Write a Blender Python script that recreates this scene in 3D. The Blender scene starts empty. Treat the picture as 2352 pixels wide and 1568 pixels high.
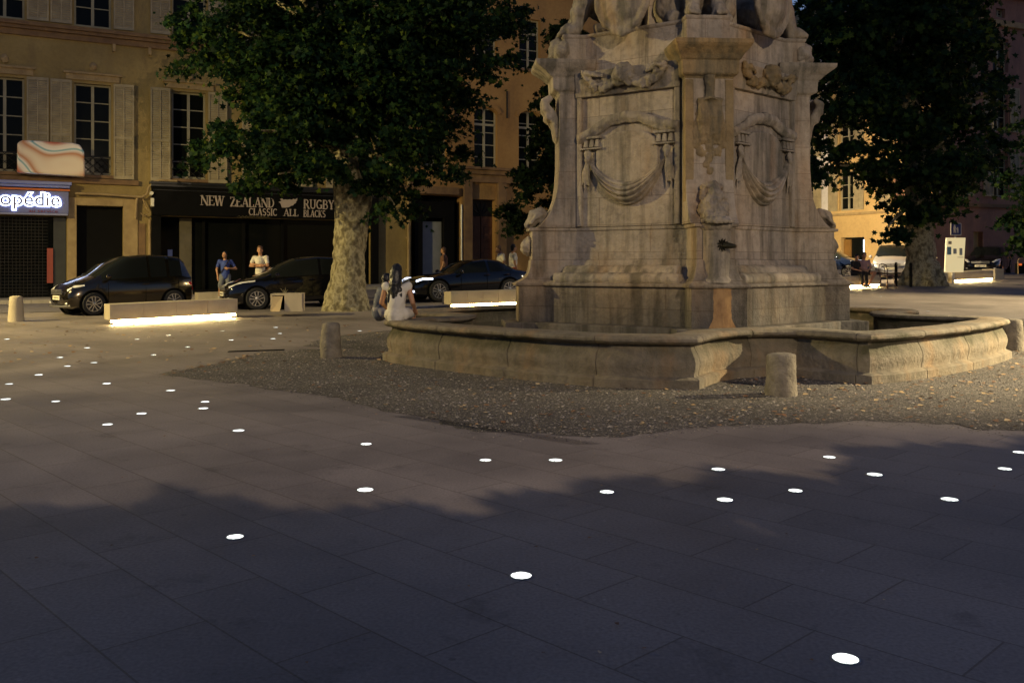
import bpy, bmesh, math, random
import numpy as np
from mathutils import Vector, Matrix, noise

# ------------------------------------------------------------ camera, world, exposure
scene = bpy.context.scene
COL = scene.collection
rad = math.radians
F, CX, HY, CAMH = 2100.0, 1176.0, 611.0, 1.4      # photo measured on a 2352 x 1568 grid
cam_d = bpy.data.cameras.new("camera")
cam = bpy.data.objects.new("camera", cam_d); COL.objects.link(cam)
cam.location = (0, 0, CAMH); cam.rotation_euler = (rad(90), 0, 0)
cam_d.sensor_width = 36; cam_d.lens = 36 * F / 2352
cam_d.shift_y = -(784 - HY) / 2352
cam_d.clip_start = 0.05; cam_d.clip_end = 2000
scene.camera = cam

world = bpy.data.worlds.new("World"); scene.world = world; world.use_nodes = True
wn = world.node_tree
sky = wn.nodes.new("ShaderNodeTexSky"); sky.sky_type = 'NISHITA'; sky.sun_disc = False
sky.sun_elevation = rad(1.5); sky.sun_rotation = rad(60); sky.air_density = 1.0; sky.dust_density = 0.6; sky.ozone_density = 3.0
bg = wn.nodes["Background"]; bg.inputs[1].default_value = 0.135
tint = wn.nodes.new("ShaderNodeMixRGB"); tint.blend_type = 'MULTIPLY'; tint.inputs[0].default_value = 1; tint.inputs[2].default_value = (1.30, 1.0, 1.10, 1)
wn.links.new(sky.outputs[0], tint.inputs[1]); wn.links.new(tint.outputs[0], bg.inputs[0])
vs = scene.view_settings
vs.view_transform = 'Standard'; vs.look = 'None'; vs.gamma = 1; vs.exposure = 1.0
scene.cycles.use_denoising = True
scene.cycles.max_bounces = 5; scene.cycles.diffuse_bounces = 3; scene.cycles.glossy_bounces = 3
scene.cycles.transparent_max_bounces = 8; scene.cycles.sample_clamp_indirect = 4.0
scene.cycles.use_adaptive_sampling = True

# ------------------------------------------------------------ geometry helpers
def smooth(t): t = max(0, min(1, t)); return t * t * (3 - 2 * t)
def kk(x):
    xs = [(-60, .004), (-11, .010), (-6, .024), (0, .026), (9, .032), (60, .034)]
    for (a, va), (b, vb) in zip(xs, xs[1:]):
        if x <= b: return va + (vb - va) * smooth((x - a) / (b - a))
    return .034
def gz(x, y):
    d = min(y, 62) - 14
    if d <= 0: return 0.0
    return kk(x) * (d * d / 12 if d < 6 else d - 3)
def ray(px, py): return Vector(((px - CX) / F, 1.0, (HY - py) / F))
def at(px, py, Y): r = ray(px, py); return Vector((r.x * Y, Y, CAMH + r.z * Y))
def gp(px, py):
    r = ray(px, py); lo, y = 0.5, 0.5
    while y < 120:
        if CAMH + r.z * y < gz(r.x * y, y): break
        lo = y; y += .25
    hi = y
    for _ in range(30):
        m = (lo + hi) / 2
        if CAMH + r.z * m < gz(r.x * m, m): hi = m
        else: lo = m
    return Vector((r.x * hi, hi, gz(r.x * hi, hi)))

def empty(name, loc, label, cat, group=None):
    o = bpy.data.objects.new(name, None); COL.objects.link(o); o.location = loc
    o.empty_display_size = .2
    o["label"] = label; o["category"] = cat
    if group: o["group"] = group
    return o
def tag(o, label, cat, group=None, kind=None):
    if label: o["label"] = label
    if cat: o["category"] = cat
    if group: o["group"] = group
    if kind: o["kind"] = kind
    return o
def rootloc(o):
    v = Vector(o.location); p = o.parent
    while p: v = v + Vector(p.location); p = p.parent
    return v
def obj(name, m, mat, parent=None, smooth_deg=None, origin=None, bevel=0):
    """m is a bmesh in world coordinates (or local when its thing stands at the origin)"""
    if isinstance(m, bmesh.types.BMesh):
        me = bpy.data.meshes.new(name)
        if parent is not None: off = rootloc(parent)
        elif origin is not None: off = Vector(origin)
        else: off = Vector((0, 0, 0))
        if off.length > 0: bmesh.ops.translate(m, verts=m.verts, vec=-off)
        m.to_mesh(me); m.free()
    else: me = m
    o = bpy.data.objects.new(name, me); COL.objects.link(o)
    if parent is not None: o.parent = parent
    elif origin is not None: o.location = origin
    if not me.materials: me.materials.append(mat)
    if smooth_deg:
        me.polygons.foreach_set("use_smooth", [True] * len(me.polygons))
        me.set_sharp_from_angle(angle=rad(smooth_deg))
    if bevel:
        b = o.modifiers.new("bevel", 'BEVEL'); b.width = bevel; b.segments = 2; b.limit_method = 'ANGLE'; b.angle_limit = rad(35)
    return o
def copy_tree(o, parent=None):
    c = o.copy(); COL.objects.link(c)
    if parent is not None: c.parent = parent
    for ch in list(o.children): copy_tree(ch, c)
    return c

NB = bmesh.new
def hexa(bm, p):
    """8 points: bottom 4 then top 4"""
    v = [bm.verts.new(q) for q in p]
    for f in ((3, 2, 1, 0), (4, 5, 6, 7), (0, 1, 5, 4), (1, 2, 6, 5), (2, 3, 7, 6), (3, 0, 4, 7)):
        bm.faces.new([v[i] for i in f])
class Frame:
    """x along a wall, y out of the wall, z up"""
    def __init__(s, o, ex, ey): s.o = Vector(o); s.ex = Vector(ex).normalized(); s.ey = Vector(ey).normalized()
    def p(s, x, y, z): return s.o + s.ex * x + s.ey * y + Vector((0, 0, z))
    def box(s, bm, x0, x1, y0, y1, z0, z1, tx=0):
        hexa(bm, [s.p(x0, y0, z0), s.p(x1, y0, z0), s.p(x1, y1, z0), s.p(x0, y1, z0),
                  s.p(x0 + tx, y0, z1), s.p(x1 - tx, y0, z1), s.p(x1 - tx, y1 - tx if tx else y1, z1), s.p(x0 + tx, y1 - tx if tx else y1, z1)])
    def prism(s, bm, poly, y0, y1):
        """poly of (x,z), extruded from y0 to y1"""
        a = [bm.verts.new(s.p(x, y0, z)) for x, z in poly]; b = [bm.verts.new(s.p(x, y1, z)) for x, z in poly]
        n = len(poly)
        bm.faces.new(a[::-1]); bm.faces.new(b)
        for i in range(n): bm.faces.new([a[i], a[(i + 1) % n], b[(i + 1) % n], b[i]])
    def xs(s, px, py):
        """pixel -> (x, z) on the wall plane"""
        r = ray(px, py); n = s.ey; t = n.dot(s.o - Vector((0, 0, CAMH))) / n.dot(r)
        q = Vector((0, 0, CAMH)) + r * t
        return (q - s.o).dot(s.ex), q.z - s.o.z
ID = Frame((0, 0, 0), (1, 0, 0), (0, 1, 0))
def tube(bm, pts, radii, seg=8, ns=0, nsc=1.0, seed=0, caps=True, flat=1.0):
    pts = [Vector(p) for p in pts]
    if not hasattr(radii, '__len__'): radii = [radii] * len(pts)
    t0 = (pts[1] - pts[0]).normalized()
    up = Vector((0, 0, 1)) if abs(t0.z) < .9 else Vector((1, 0, 0))
    nrm = (up - t0 * up.dot(t0)).normalized(); rings = []
    for i, p in enumerate(pts):
        t = (pts[min(i + 1, len(pts) - 1)] - pts[max(i - 1, 0)]).normalized()
        nrm = (nrm - t * nrm.dot(t)).normalized(); b = t.cross(nrm); ring = []
        for k in range(seg):
            a = 2 * math.pi * k / seg; d = nrm * math.cos(a) * flat + b * math.sin(a); r = radii[i]
            if ns: r *= 1 + ns * noise.noise((p + d * radii[i]) * nsc + Vector((seed, 0, 0)))
            ring.append(bm.verts.new(p + d * r))
        rings.append(ring)
    for A, B in zip(rings, rings[1:]):
        for k in range(seg): bm.faces.new([A[k], A[(k + 1) % seg], B[(k + 1) % seg], B[k]])
    if caps: bm.faces.new(rings[0][::-1]); bm.faces.new(rings[-1])
def lathe(bm, c, prof, seg=24, ax=None, side=None, arc=(0, 2 * math.pi)):
    """prof: (radius, height) around an axis through c"""
    c = Vector(c); ax = Vector(ax or (0, 0, 1)).normalized()
    u = Vector(side) if side else (Vector((1, 0, 0)) if abs(ax.x) < .9 else Vector((0, 1, 0)))
    u = (u - ax * u.dot(ax)).normalized(); v = ax.cross(u); rings = []
    full = arc[1] - arc[0] > 6.28; n = seg if full else seg + 1
    for r, h in prof:
        rings.append([bm.verts.new(c + ax * h + (u * math.cos(a) + v * math.sin(a)) * max(r, 1e-4))
                      for a in [arc[0] + (arc[1] - arc[0]) * k / seg for k in range(n)]])
    for A, B in zip(rings, rings[1:]):
        for k in range(seg): bm.faces.new([A[k], A[(k + 1) % n], B[(k + 1) % n], B[k]])
    if full:
        if prof[0][0] > 1e-3: bm.faces.new(rings[0][::-1])
        if prof[-1][0] > 1e-3: bm.faces.new(rings[-1])
def ball(bm, c, r, sub=2, rot=None, ns=0, nsc=3, seed=0):
    if not hasattr(r, '__len__'): r = (r, r, r)
    t = bmesh.new(); bmesh.ops.create_icosphere(t, subdivisions=sub, radius=1)
    M = Matrix.Translation(Vector(c)) @ (rot.to_4x4() if rot else Matrix.Identity(4)) @ Matrix.Diagonal((*r, 1))
    vm = {}
    for v in t.verts:
        co = v.co.copy()
        if ns: co *= 1 + ns * noise.noise(co * nsc + Vector((seed * 7.3, seed, 0)))
        vm[v] = bm.verts.new(M @ co)
    for f in t.faces: bm.faces.new([vm[v] for v in f.verts])
    t.free()
def capsule(bm, p0, p1, r0, r1, seg=12):
    p0, p1 = Vector(p0), Vector(p1); d = p1 - p0; L = max(d.length, 1e-4); ax = d / L
    prof = [(r0 * math.sin(a), -r0 * math.cos(a)) for a in (0.02, .5, 1.0, 1.57)]
    prof += [(r1 * math.cos(a), L + r1 * math.sin(a)) for a in (0, .55, 1.05, 1.55)]
    lathe(bm, p0, prof, seg, ax)
TMPS = bpy.data.scenes.new("workbench")
def evaluated(o):
    TMPS.collection.objects.link(o); vl = TMPS.view_layers[0]; vl.update(); dg = vl.depsgraph
    m = bpy.data.meshes.new_from_object(o.evaluated_get(dg)); TMPS.collection.objects.unlink(o); return m
def remeshed(name, bm, voxel, smooth_it=2, disp=0, dsc=4.0, seed=0):
    me = bpy.data.meshes.new("tmp"); bm.to_mesh(me); bm.free()
    o = bpy.data.objects.new("tmp", me)
    m = o.modifiers.new("r", 'REMESH'); m.mode = 'VOXEL'; m.voxel_size = voxel
    if smooth_it:
        s = o.modifiers.new("s", 'SMOOTH'); s.iterations = smooth_it; s.factor = .5
    out = evaluated(o); out.name = name
    bpy.data.objects.remove(o); bpy.data.meshes.remove(me)
    if disp:
        for v in out.vertices:
            q = v.co * dsc + Vector((seed, 0, 0))
            v.co += v.normal * disp * (noise.noise(q) + .5 * noise.noise(q * 2.3))
    out.polygons.foreach_set("use_smooth", [True] * len(out.polygons))
    return out
def blobobj(name, bm, mat, parent, voxel, **k):
    off = rootloc(parent) if parent is not None else Vector((0, 0, 0))
    bmesh.ops.translate(bm, verts=bm.verts, vec=-off)
    return obj(name, remeshed(name, bm, voxel, **k), mat, parent)

# ------------------------------------------------------------ materials
def lin(c):
    return tuple(((x / 255) / 12.92 if x / 255 <= .04045 else ((x / 255 + .055) / 1.055) ** 2.4) for x in c) + (1,)
class NT:
    def __init__(s, name):
        s.m = bpy.data.materials.new(name); s.m.use_nodes = True; s.t = s.m.node_tree; s.b = s.t.nodes["Principled BSDF"]
    def n(s, typ, **k):
        nd = s.t.nodes.new("ShaderNode" + typ)
        for a, v in k.items(): setattr(nd, a, v)
        return nd
    def l(s, a, b): s.t.links.new(a, b)
    def pos(s, world=True, scale=(1, 1, 1), rot=(0, 0, 0)):
        c = s.n("NewGeometry").outputs["Position"] if world else s.n("TexCoord").outputs["Object"]
        mp = s.n("Mapping"); mp.inputs["Scale"].default_value = scale; mp.inputs["Rotation"].default_value = rot
        s.l(c, mp.inputs[0]); return mp.outputs[0]
    def noise(s, vec, scale, detail=4, rough=.55):
        nd = s.n("TexNoise"); nd.inputs["Scale"].default_value = scale; nd.inputs["Detail"].default_value = detail
        nd.inputs["Roughness"].default_value = rough; s.l(vec, nd.inputs["Vector"]); return nd.outputs["Fac"]
    def ramp(s, fac, stops):
        r = s.n("ValToRGB"); e = r.color_ramp.elements
        while len(e) < len(stops): e.new(.5)
        for el, (p, c) in zip(e, stops): el.position = p; el.color = c if hasattr(c, '__len__') else (c, c, c, 1)
        s.l(fac, r.inputs[0]); return r.outputs[0]
    def mix(s, fac, a, b, mode='MIX'):
        m = s.n("MixRGB", blend_type=mode)
        for i, v in ((0, fac), (1, a), (2, b)):
            if isinstance(v, bpy.types.NodeSocket): s.l(v, m.inputs[i])
            else: m.inputs[i].default_value = v
        return m.outputs[0]
    def math(s, op, a, b=0.0):
        m = s.n("Math", operation=op)
        for i, v in ((0, a), (1, b)):
            if isinstance(v, bpy.types.NodeSocket): s.l(v, m.inputs[i])
            else: m.inputs[i].default_value = v
        return m.outputs[0]
    def bump(s, h, dist=.01, strength=1.0):
        b = s.n("Bump"); b.inputs["Distance"].default_value = dist; b.inputs["Strength"].default_value = strength
        s.l(h, b.inputs["Height"]); s.l(b.outputs[0], s.b.inputs["Normal"]); return b
    def col(s, c):
        if isinstance(c, bpy.types.NodeSocket): s.l(c, s.b.inputs["Base Color"])
        else: s.b.inputs["Base Color"].default_value = c
def C(r, g, b): return (r, g, b, 1)
def simple(name, c1, c2=None, rough=.7, metal=0, sc=3.0, bump=0, spec=.5, world=False, bsc=None, coat=0):
    t = NT(name); p = t.pos(world)
    t.b.inputs["Roughness"].default_value = rough; t.b.inputs["Metallic"].default_value = metal
    t.b.inputs["Specular IOR Level"].default_value = spec; t.b.inputs["Coat Weight"].default_value = coat
    if c2 is None: c2 = tuple(x * .75 for x in c1[:3]) + (1,)
    n = t.noise(p, sc, 5); t.col(t.ramp(n, [(.3, c2), (.7, c1)]))
    if bump: t.bump(t.noise(p, bsc or sc * 6, 4), bump)
    return t.m
def emis(name, c, strength):
    t = NT(name); t.col(C(.02, .02, .02)); t.b.inputs["Emission Color"].default_value = c; t.b.inputs["Emission Strength"].default_value = strength
    return t.m

def mk_pavement():
    t = NT("pavement_slabs"); p = t.pos(True, rot=(0, 0, rad(46)))
    br = t.n("TexBrick"); t.l(p, br.inputs["Vector"]); br.offset = .37; br.offset_frequency = 2; br.squash = 1.0
    br.inputs["Scale"].default_value = 1.0; br.inputs["Mortar Size"].default_value = .0045; br.inputs["Mortar Smooth"].default_value = .1
    br.inputs["Brick Width"].default_value = .86; br.inputs["Row Height"].default_value = .41; br.inputs["Bias"].default_value = 0
    br.inputs["Color1"].default_value = C(.218, .190, .176); br.inputs["Color2"].default_value = C(.262, .228, .210)
    br.inputs["Mortar"].default_value = C(.15, .125, .105)
    w = t.pos(True); n1 = t.noise(w, .8, 6, .6); n2 = t.noise(w, 60, 3)
    c = t.mix(.75, br.outputs["Color"], t.ramp(n1, [(.3, .62), (.62, 1.0)]), 'MULTIPLY')
    c = t.mix(.75, c, t.ramp(n2, [(.3, .7), (.7, 1.2)]), 'MULTIPLY')
    st = t.ramp(t.noise(w, 2.3, 6, .72), [(.30, .55), (.42, 1.0), (.62, 1.0), (.75, 1.25)]); c = t.mix(.7, c, st, 'MULTIPLY'); big = t.ramp(t.noise(w, .33, 5, .6), [(.35, .72), (.5, 1.0), (.68, 1.18)]); c = t.mix(.9, c, big, "MULTIPLY")
    gum = t.ramp(t.noise(w, 17, 2, .4), [(.22, .55), (.27, 1.0), (.74, 1.0), (.79, 1.5)]); c = t.mix(.7, c, gum, "MULTIPLY")
    t.col(c); t.b.inputs["Specular IOR Level"].default_value = .35
    t.l(t.ramp(n1, [(.3, .5), (.7, .72)]), t.b.inputs["Roughness"])
    h = t.math('ADD', t.math('MULTIPLY', br.outputs["Fac"], -1.0), t.math('MULTIPLY', n2, .25)); t.bump(h, .006, .35); return t.m
def mk_gravel():
    t = NT("gravel_ground"); w = t.pos(True)
    v = t.n("TexVoronoi"); v.inputs["Scale"].default_value = 70; t.l(w, v.inputs["Vector"])
    sep = t.n("SeparateColor"); t.l(v.outputs["Color"], sep.inputs[0])
    c = t.ramp(sep.outputs[0], [(.0, C(.04, .036, .033)), (.55, C(.10, .088, .078)), (.9, C(.165, .145, .125)), (1, C(.40, .36, .31))])
    c = t.mix(.85, c, t.ramp(t.noise(w, .7, 5), [(.3, .6), (.7, 1.1)]), 'MULTIPLY'); t.col(c)
    t.b.inputs["Roughness"].default_value = .85
    t.bump(t.math('ADD', t.math('MULTIPLY', v.outputs["Distance"], -1.0), t.noise(w, 70, 3)), .02, .9); return t.m
def mk_stone(name, c1, c2, stain, algae=None, joints=True, jz=.43, sa=.85):
    t = NT(name); w = t.pos(True)
    a = t.noise(w, 1.3, 6, .6); col = t.ramp(a, [(.3, c2), (.7, c1)])
    if joints:
        sx = t.n("SeparateXYZ"); t.l(t.n("NewGeometry").outputs["Position"], sx.inputs[0])
        cx = t.n("CombineXYZ"); t.l(t.math('ADD', sx.outputs[0], t.math('MULTIPLY', sx.outputs[1], .25)), cx.inputs[0]); t.l(t.math('ADD', sx.outputs[2], .1), cx.inputs[1])
        br = t.n("TexBrick"); br.inputs["Scale"].default_value = 1; br.inputs["Brick Width"].default_value = 1.25; br.inputs["Row Height"].default_value = jz
        br.inputs["Mortar Size"].default_value = .006; br.inputs["Mortar Smooth"].default_value = .4
        br.inputs["Color1"].default_value = C(.82, .82, .83); br.inputs["Color2"].default_value = C(1.14, 1.1, 1.03); br.inputs["Mortar"].default_value = C(.58, .52, .46)
        t.l(cx.outputs[0], br.inputs["Vector"]); col = t.mix(.85, col, br.outputs["Color"], 'MULTIPLY')
    st = t.noise(t.pos(True, scale=(4.2, 4.2, .38)), 1.0, 5, .62)
    col = t.mix(t.ramp(st, [(.455, 0.0), (.62, sa)]), col, stain)
    rs = t.noise(t.pos(True, scale=(2.4, 2.4, .5), rot=(0, 0, .5)), 1.0, 4, .6)
    col = t.mix(t.ramp(rs, [(.54, 0.0), (.72, .4)]), col, C(.30, .17, .07))
    bl_ = t.noise(t.pos(True, scale=(1, 1, .7)), .8, 3, .5); col = t.mix(.8, col, t.ramp(bl_, [(.35, C(.72, .76, .82)), (.5, C(1, 1, 1)), (.65, C(1.12, 1.0, .84))]), "MULTIPLY")
    dk = t.noise(w, 9, 5, .7); col = t.mix(.7, col, t.ramp(dk, [(.32, .62), (.55, 1.0)]), 'MULTIPLY')
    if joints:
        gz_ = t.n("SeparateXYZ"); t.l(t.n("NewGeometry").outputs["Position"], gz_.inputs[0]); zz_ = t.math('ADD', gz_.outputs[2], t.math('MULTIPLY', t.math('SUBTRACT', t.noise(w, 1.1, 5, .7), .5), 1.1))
        col = t.mix(1.0, col, t.ramp(t.math('MULTIPLY', zz_, .5), [(.24, C(.32, .34, .38)), (.46, C(.50, .49, .48)), (.72, C(1, 1, 1))]), 'MULTIPLY')  # shade on the lower stone painted into the colour, by height
    if algae:
        sz = t.n("SeparateXYZ"); t.l(t.n("NewGeometry").outputs["Position"], sz.inputs[0])
        zn = t.math('ADD', sz.outputs[2], t.math('MULTIPLY', t.math('SUBTRACT', t.noise(w, 2.6, 5, .65), .5), .42))
        band = t.ramp(zn, [(.30, 0.0), (.42, .95), (.5, .95), (.56, 0.0)])
        col = t.mix(t.math('MULTIPLY', band, t.ramp(t.noise(w, .9, 3), [(.4, .2), (.6, .95)])), col, algae)
    t.col(col); t.b.inputs["Roughness"].default_value = .85; t.b.inputs["Specular IOR Level"].default_value = .25
    t.bump(t.math('ADD', t.noise(w, 14, 8, .68), t.math('MULTIPLY', t.noise(w, 3, 4), .8)), .03, .9); return t.m
def mk_bark():
    t = NT("plane_bark"); w = t.pos(True, scale=(1, 1, .75))
    v = t.noise(w, 7, 3, .5)
    c = t.ramp(v, [(.34, C(.09, .075, .04)), (.45, C(.18, .155, .085)), (.56, C(.32, .29, .18)), (.68, C(.17, .145, .08))])
    c = t.mix(.6, c, t.ramp(t.noise(w, 25, 4), [(.3, .7), (.6, 1.0)]), 'MULTIPLY'); t.col(c)
    t.b.inputs["Roughness"].default_value = .85; t.bump(t.noise(w, 6, 6, .6), .06, .9); return t.m
def mk_leaf(name, c1, c2, c3):
    t = NT(name); g = t.n("NewGeometry")
    c = t.ramp(g.outputs["Random Per Island"], [(0, c1), (.6, c2), (1, c3)])
    c = t.mix(.8, c, t.ramp(t.noise(t.pos(True), .9, 3), [(.35, .5), (.65, 1.2)]), 'MULTIPLY'); t.col(c)
    t.b.inputs["Roughness"].default_value = .6; t.b.inputs["Specular IOR Level"].default_value = .06
    tr = t.n("BsdfTranslucent"); t.l(t.mix(1.0, c, C(4.6, 3.4, 2.2), "MULTIPLY"), tr.inputs[0]); mx = t.n("MixShader"); mx.inputs[0].default_value = .28
    out = t.t.nodes["Material Output"]; t.l(t.b.outputs[0], mx.inputs[1]); t.l(tr.outputs[0], mx.inputs[2]); t.l(mx.outputs[0], out.inputs[0]); return t.m
def mk_plaster(name, c1, c2, stain, s=.5):
    t = NT(name); w = t.pos(True)
    c = t.ramp(t.noise(w, .55, 6, .6), [(.3, c2), (.7, c1)])
    c = t.mix(t.ramp(t.noise(t.pos(True, scale=(1.2, 1.2, .3)), 1, 5, .6), [(.5, 0.0), (.7, s)]), c, stain)
    c = t.mix(.4, c, t.ramp(t.noise(w, 8, 5), [(.3, .7), (.6, 1.0)]), 'MULTIPLY')
    t.col(c); t.b.inputs["Roughness"].default_value = .9; t.bump(t.noise(w, 20, 6), .02, .5); return t.m
def glass(name, tint=C(.006, .007, .007), rough=.06, spec=.10):
    t = NT(name); t.col(tint); t.b.inputs["Roughness"].default_value = rough; t.b.inputs["Specular IOR Level"].default_value = spec
    t.bump(t.noise(t.pos(True), 1.6, 2), .004, .3); return t.m

def mk_spot():
    t = NT("ground_light_lens"); t.col(C(.3, .3, .3)); t.b.inputs["Roughness"].default_value = .2; oi = t.n("ObjectInfo")
    n = t.noise(t.pos(False), 34, 2); s_ = t.ramp(n, [(.34, .22), (.46, .75), (.6, 1.1)])
    k = t.math('MULTIPLY', s_, t.math('ADD', .85, t.math('MULTIPLY', oi.outputs["Random"], .9)))
    t.b.inputs["Emission Color"].default_value = C(.93, 1, .93); t.l(k, t.b.inputs["Emission Strength"]); return t.m
M = dict(
 pave=mk_pavement(), gravel=mk_gravel(),
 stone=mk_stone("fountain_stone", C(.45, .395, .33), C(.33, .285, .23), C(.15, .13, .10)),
 stone_plain=mk_stone("carved_stone", C(.42, .365, .295), C(.27, .23, .175), C(.12, .11, .085), joints=False),
 stone_gold=mk_stone("ochre_stone", C(.37, .29, .17), C(.22, .16, .08), C(.11, .10, .07), joints=False),
 stone_low=mk_stone("shaded_stone", C(.23, .205, .18), C(.14, .128, .115), C(.07, .064, .055)),  # darker copy of the fountain stone, shade at its foot put into the colour
 basin=mk_stone("basin_stone", C(.24, .207, .158), C(.15, .13, .098), C(.092, .082, .06), algae=C(.045, .044, .024), joints=False, sa=.3),
 bark=mk_bark(),
 leaf=mk_leaf("plane_leaves", C(.004, .014, .009), C(.009, .028, .014), C(.04, .075, .016)),
 leaf_dark=mk_leaf("dark_leaves", C(.003, .009, .005), C(.006, .015, .007), C(.012, .025, .008)),
 ochre=mk_plaster("ochre_render", C(.37, .28, .108), C(.25, .18, .065), C(.17, .12, .06)),
 ochre2=mk_plaster("golden_render", C(.40, .24, .085), C(.29, .16, .055), C(.15, .09, .05), .35),
 pink=mk_plaster("pink_render", C(.34, .19, .13), C(.25, .13, .10), C(.10, .07, .07)),
 yellow=mk_plaster("yellow_render", C(.62, .44, .2), C(.5, .34, .14), C(.3, .22, .12), .2),
 white=mk_plaster("white_render", C(.7, .68, .68), C(.55, .53, .54), C(.35, .33, .33), .3),
 trim=simple("stone_trim", C(.42, .31, .15), C(.27, .19, .09), .85, bump=.01, world=True),
 trim_dark=simple("weathered_trim", C(.24, .15, .07), C(.15, .09, .05), .9, bump=.01, world=True),
 shutter=simple("grey_shutter_paint", C(.40, .34, .21), C(.27, .225, .14), .7, world=True),
 frame=simple("window_frame_paint", C(.33, .30, .2), C(.24, .22, .14), .6),
 frame_w=simple("pale_frame_paint", C(.36, .33, .24), C(.27, .25, .18), .6),
 glass=glass("window_glass"), black=simple("black_shopfront", C(.005, .005, .005), C(.003, .003, .003), .75, spec=.12),
 dark=simple("dark_interior", C(.004, .004, .004), C(.003, .003, .003), .95, spec=.05),
 iron=simple("dark_iron", C(.03, .028, .025), C(.015, .014, .013), .55, .6),
 concrete=simple("bench_concrete", C(.46, .40, .29), C(.36, .31, .22), .75, sc=2, bump=.004, bsc=30),
 bollard=simple("bollard_stone", C(.25, .22, .17), C(.12, .105, .08), .9, sc=7, bump=.02, bsc=25),
 led=emis("warm_led_strip", C(1, .74, .30), 60), spot=mk_spot(),
 metal=simple("grey_metal", C(.35, .35, .36), C(.25, .25, .26), .4, .8),
 asphalt=simple("road_asphalt", C(.17, .155, .17), C(.12, .11, .12), .8, sc=4, bump=.004, bsc=60, world=True),
 kerb=simple("kerb_stone", C(.34, .31, .27), C(.24, .22, .19), .8, world=True),
 cream=simple("cream_panel", C(.78, .75, .6), C(.72, .68, .55), .5, spec=.3),
 skin=simple("skin", C(.45, .24, .13), C(.38, .19, .10), .55), hair=simple("black_hair", C(.007, .006, .006), C(.004, .004, .004), .45),
 hair_b=simple("brown_hair", C(.12, .06, .025), C(.07, .035, .015), .5),
 blue=simple("blue_cotton", C(.05, .09, .32), C(.03, .05, .22), .85, sc=8), denim=simple("grey_denim", C(.17, .18, .19), C(.11, .12, .14), .85, sc=8),
 wcot=simple("white_cotton", C(.68, .64, .55), C(.55, .52, .45), .85, sc=6), gcot=simple("pale_cotton", C(.42, .39, .37), C(.34, .31, .3), .85, sc=6),
 redc=simple("red_cotton", C(.45, .07, .03), C(.3, .04, .02), .85), darkc=simple("dark_cotton", C(.015, .013, .013), C(.009, .008, .008), .9),
 pinkc=simple("dusty_pink_cotton", C(.42, .26, .24), C(.34, .2, .19), .85), shoe=simple("shoe_leather", C(.3, .27, .24), C(.2, .18, .16), .6),
)
# ------------------------------------------------------------ ground, road, gravel
def axis(lo, hi, flo, fhi, fine, coarse):
    a = list(np.arange(lo, flo, coarse)) + list(np.arange(flo, fhi, fine)) + list(np.arange(fhi, hi + .1, coarse)); return a
def sheet(name, xs, ys, off, mat, keep=None, label=None):
    bm = NB(); g = {}
    for i, x in enumerate(xs):
        for j, y in enumerate(ys): g[i, j] = bm.verts.new((x, y, gz(x, y) + off))
    for i in range(len(xs) - 1):
        for j in range(len(ys) - 1): bm.faces.new([g[i, j], g[i + 1, j], g[i + 1, j + 1], g[i, j + 1]])
    o = obj(name, bm, mat, smooth_deg=60); o["kind"] = "structure"; return o
sheet("ground", axis(-240, 240, -32, 40, 1.0, 16), axis(-120, 400, -14, 62, 1.0, 16), 0, M['pave'])
D = Vector((.8865, .4627, 0)); NF = Vector((.4627, -.8865, 0)); P0 = Vector((-18.1, 32.3, 0))
FAC = Frame((-18.1, 32.3, 0), D, NF)
def strip(name, y0, y1, off, mat, x0=-30, x1=46, ny=12, z=None):
    bm = NB(); rows = []
    for x in np.arange(x0, x1, 1.0):
        r = []
        for j in range(ny + 1):
            q = FAC.p(x, y0 + (y1 - y0) * j / ny, 0); r.append(bm.verts.new((q.x, q.y, gz(q.x, q.y) + off)))
        rows.append(r)
    for A, B in zip(rows, rows[1:]):
        for j in range(ny): bm.faces.new([A[j], B[j], B[j + 1], A[j + 1]])
    bmesh.ops.recalc_face_normals(bm, faces=bm.faces)
    o = obj(name, bm, mat, smooth_deg=60); o["kind"] = "structure"; return o
strip("road", 2.4, 7.9, .012, M['asphalt'])
def kerb(name, y0, y1, h):
    bm = NB()
    for x in np.arange(-30, 44, 1.0):
        q0, q1 = FAC.p(x, (y0 + y1) / 2, 0), FAC.p(x + .99, (y0 + y1) / 2, 0); z0, z1 = gz(q0.x, q0.y), gz(q1.x, q1.y)
        hexa(bm, [FAC.p(x, y0, z0 - .1), FAC.p(x + .99, y0, z1 - .1), FAC.p(x + .99, y1, z1 - .1), FAC.p(x, y1, z0 - .1),
                  FAC.p(x, y0, z0 + h), FAC.p(x + .99, y0, z1 + h), FAC.p(x + .99, y1, z1 + h), FAC.p(x, y1, z0 + h)])
    o = obj(name, bm, M['kerb'], bevel=.01); o["kind"] = "structure"
kerb("kerb", 2.25, 2.42, .13)
strip("pavement", .0, 2.26, .125, M['kerb'])

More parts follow.
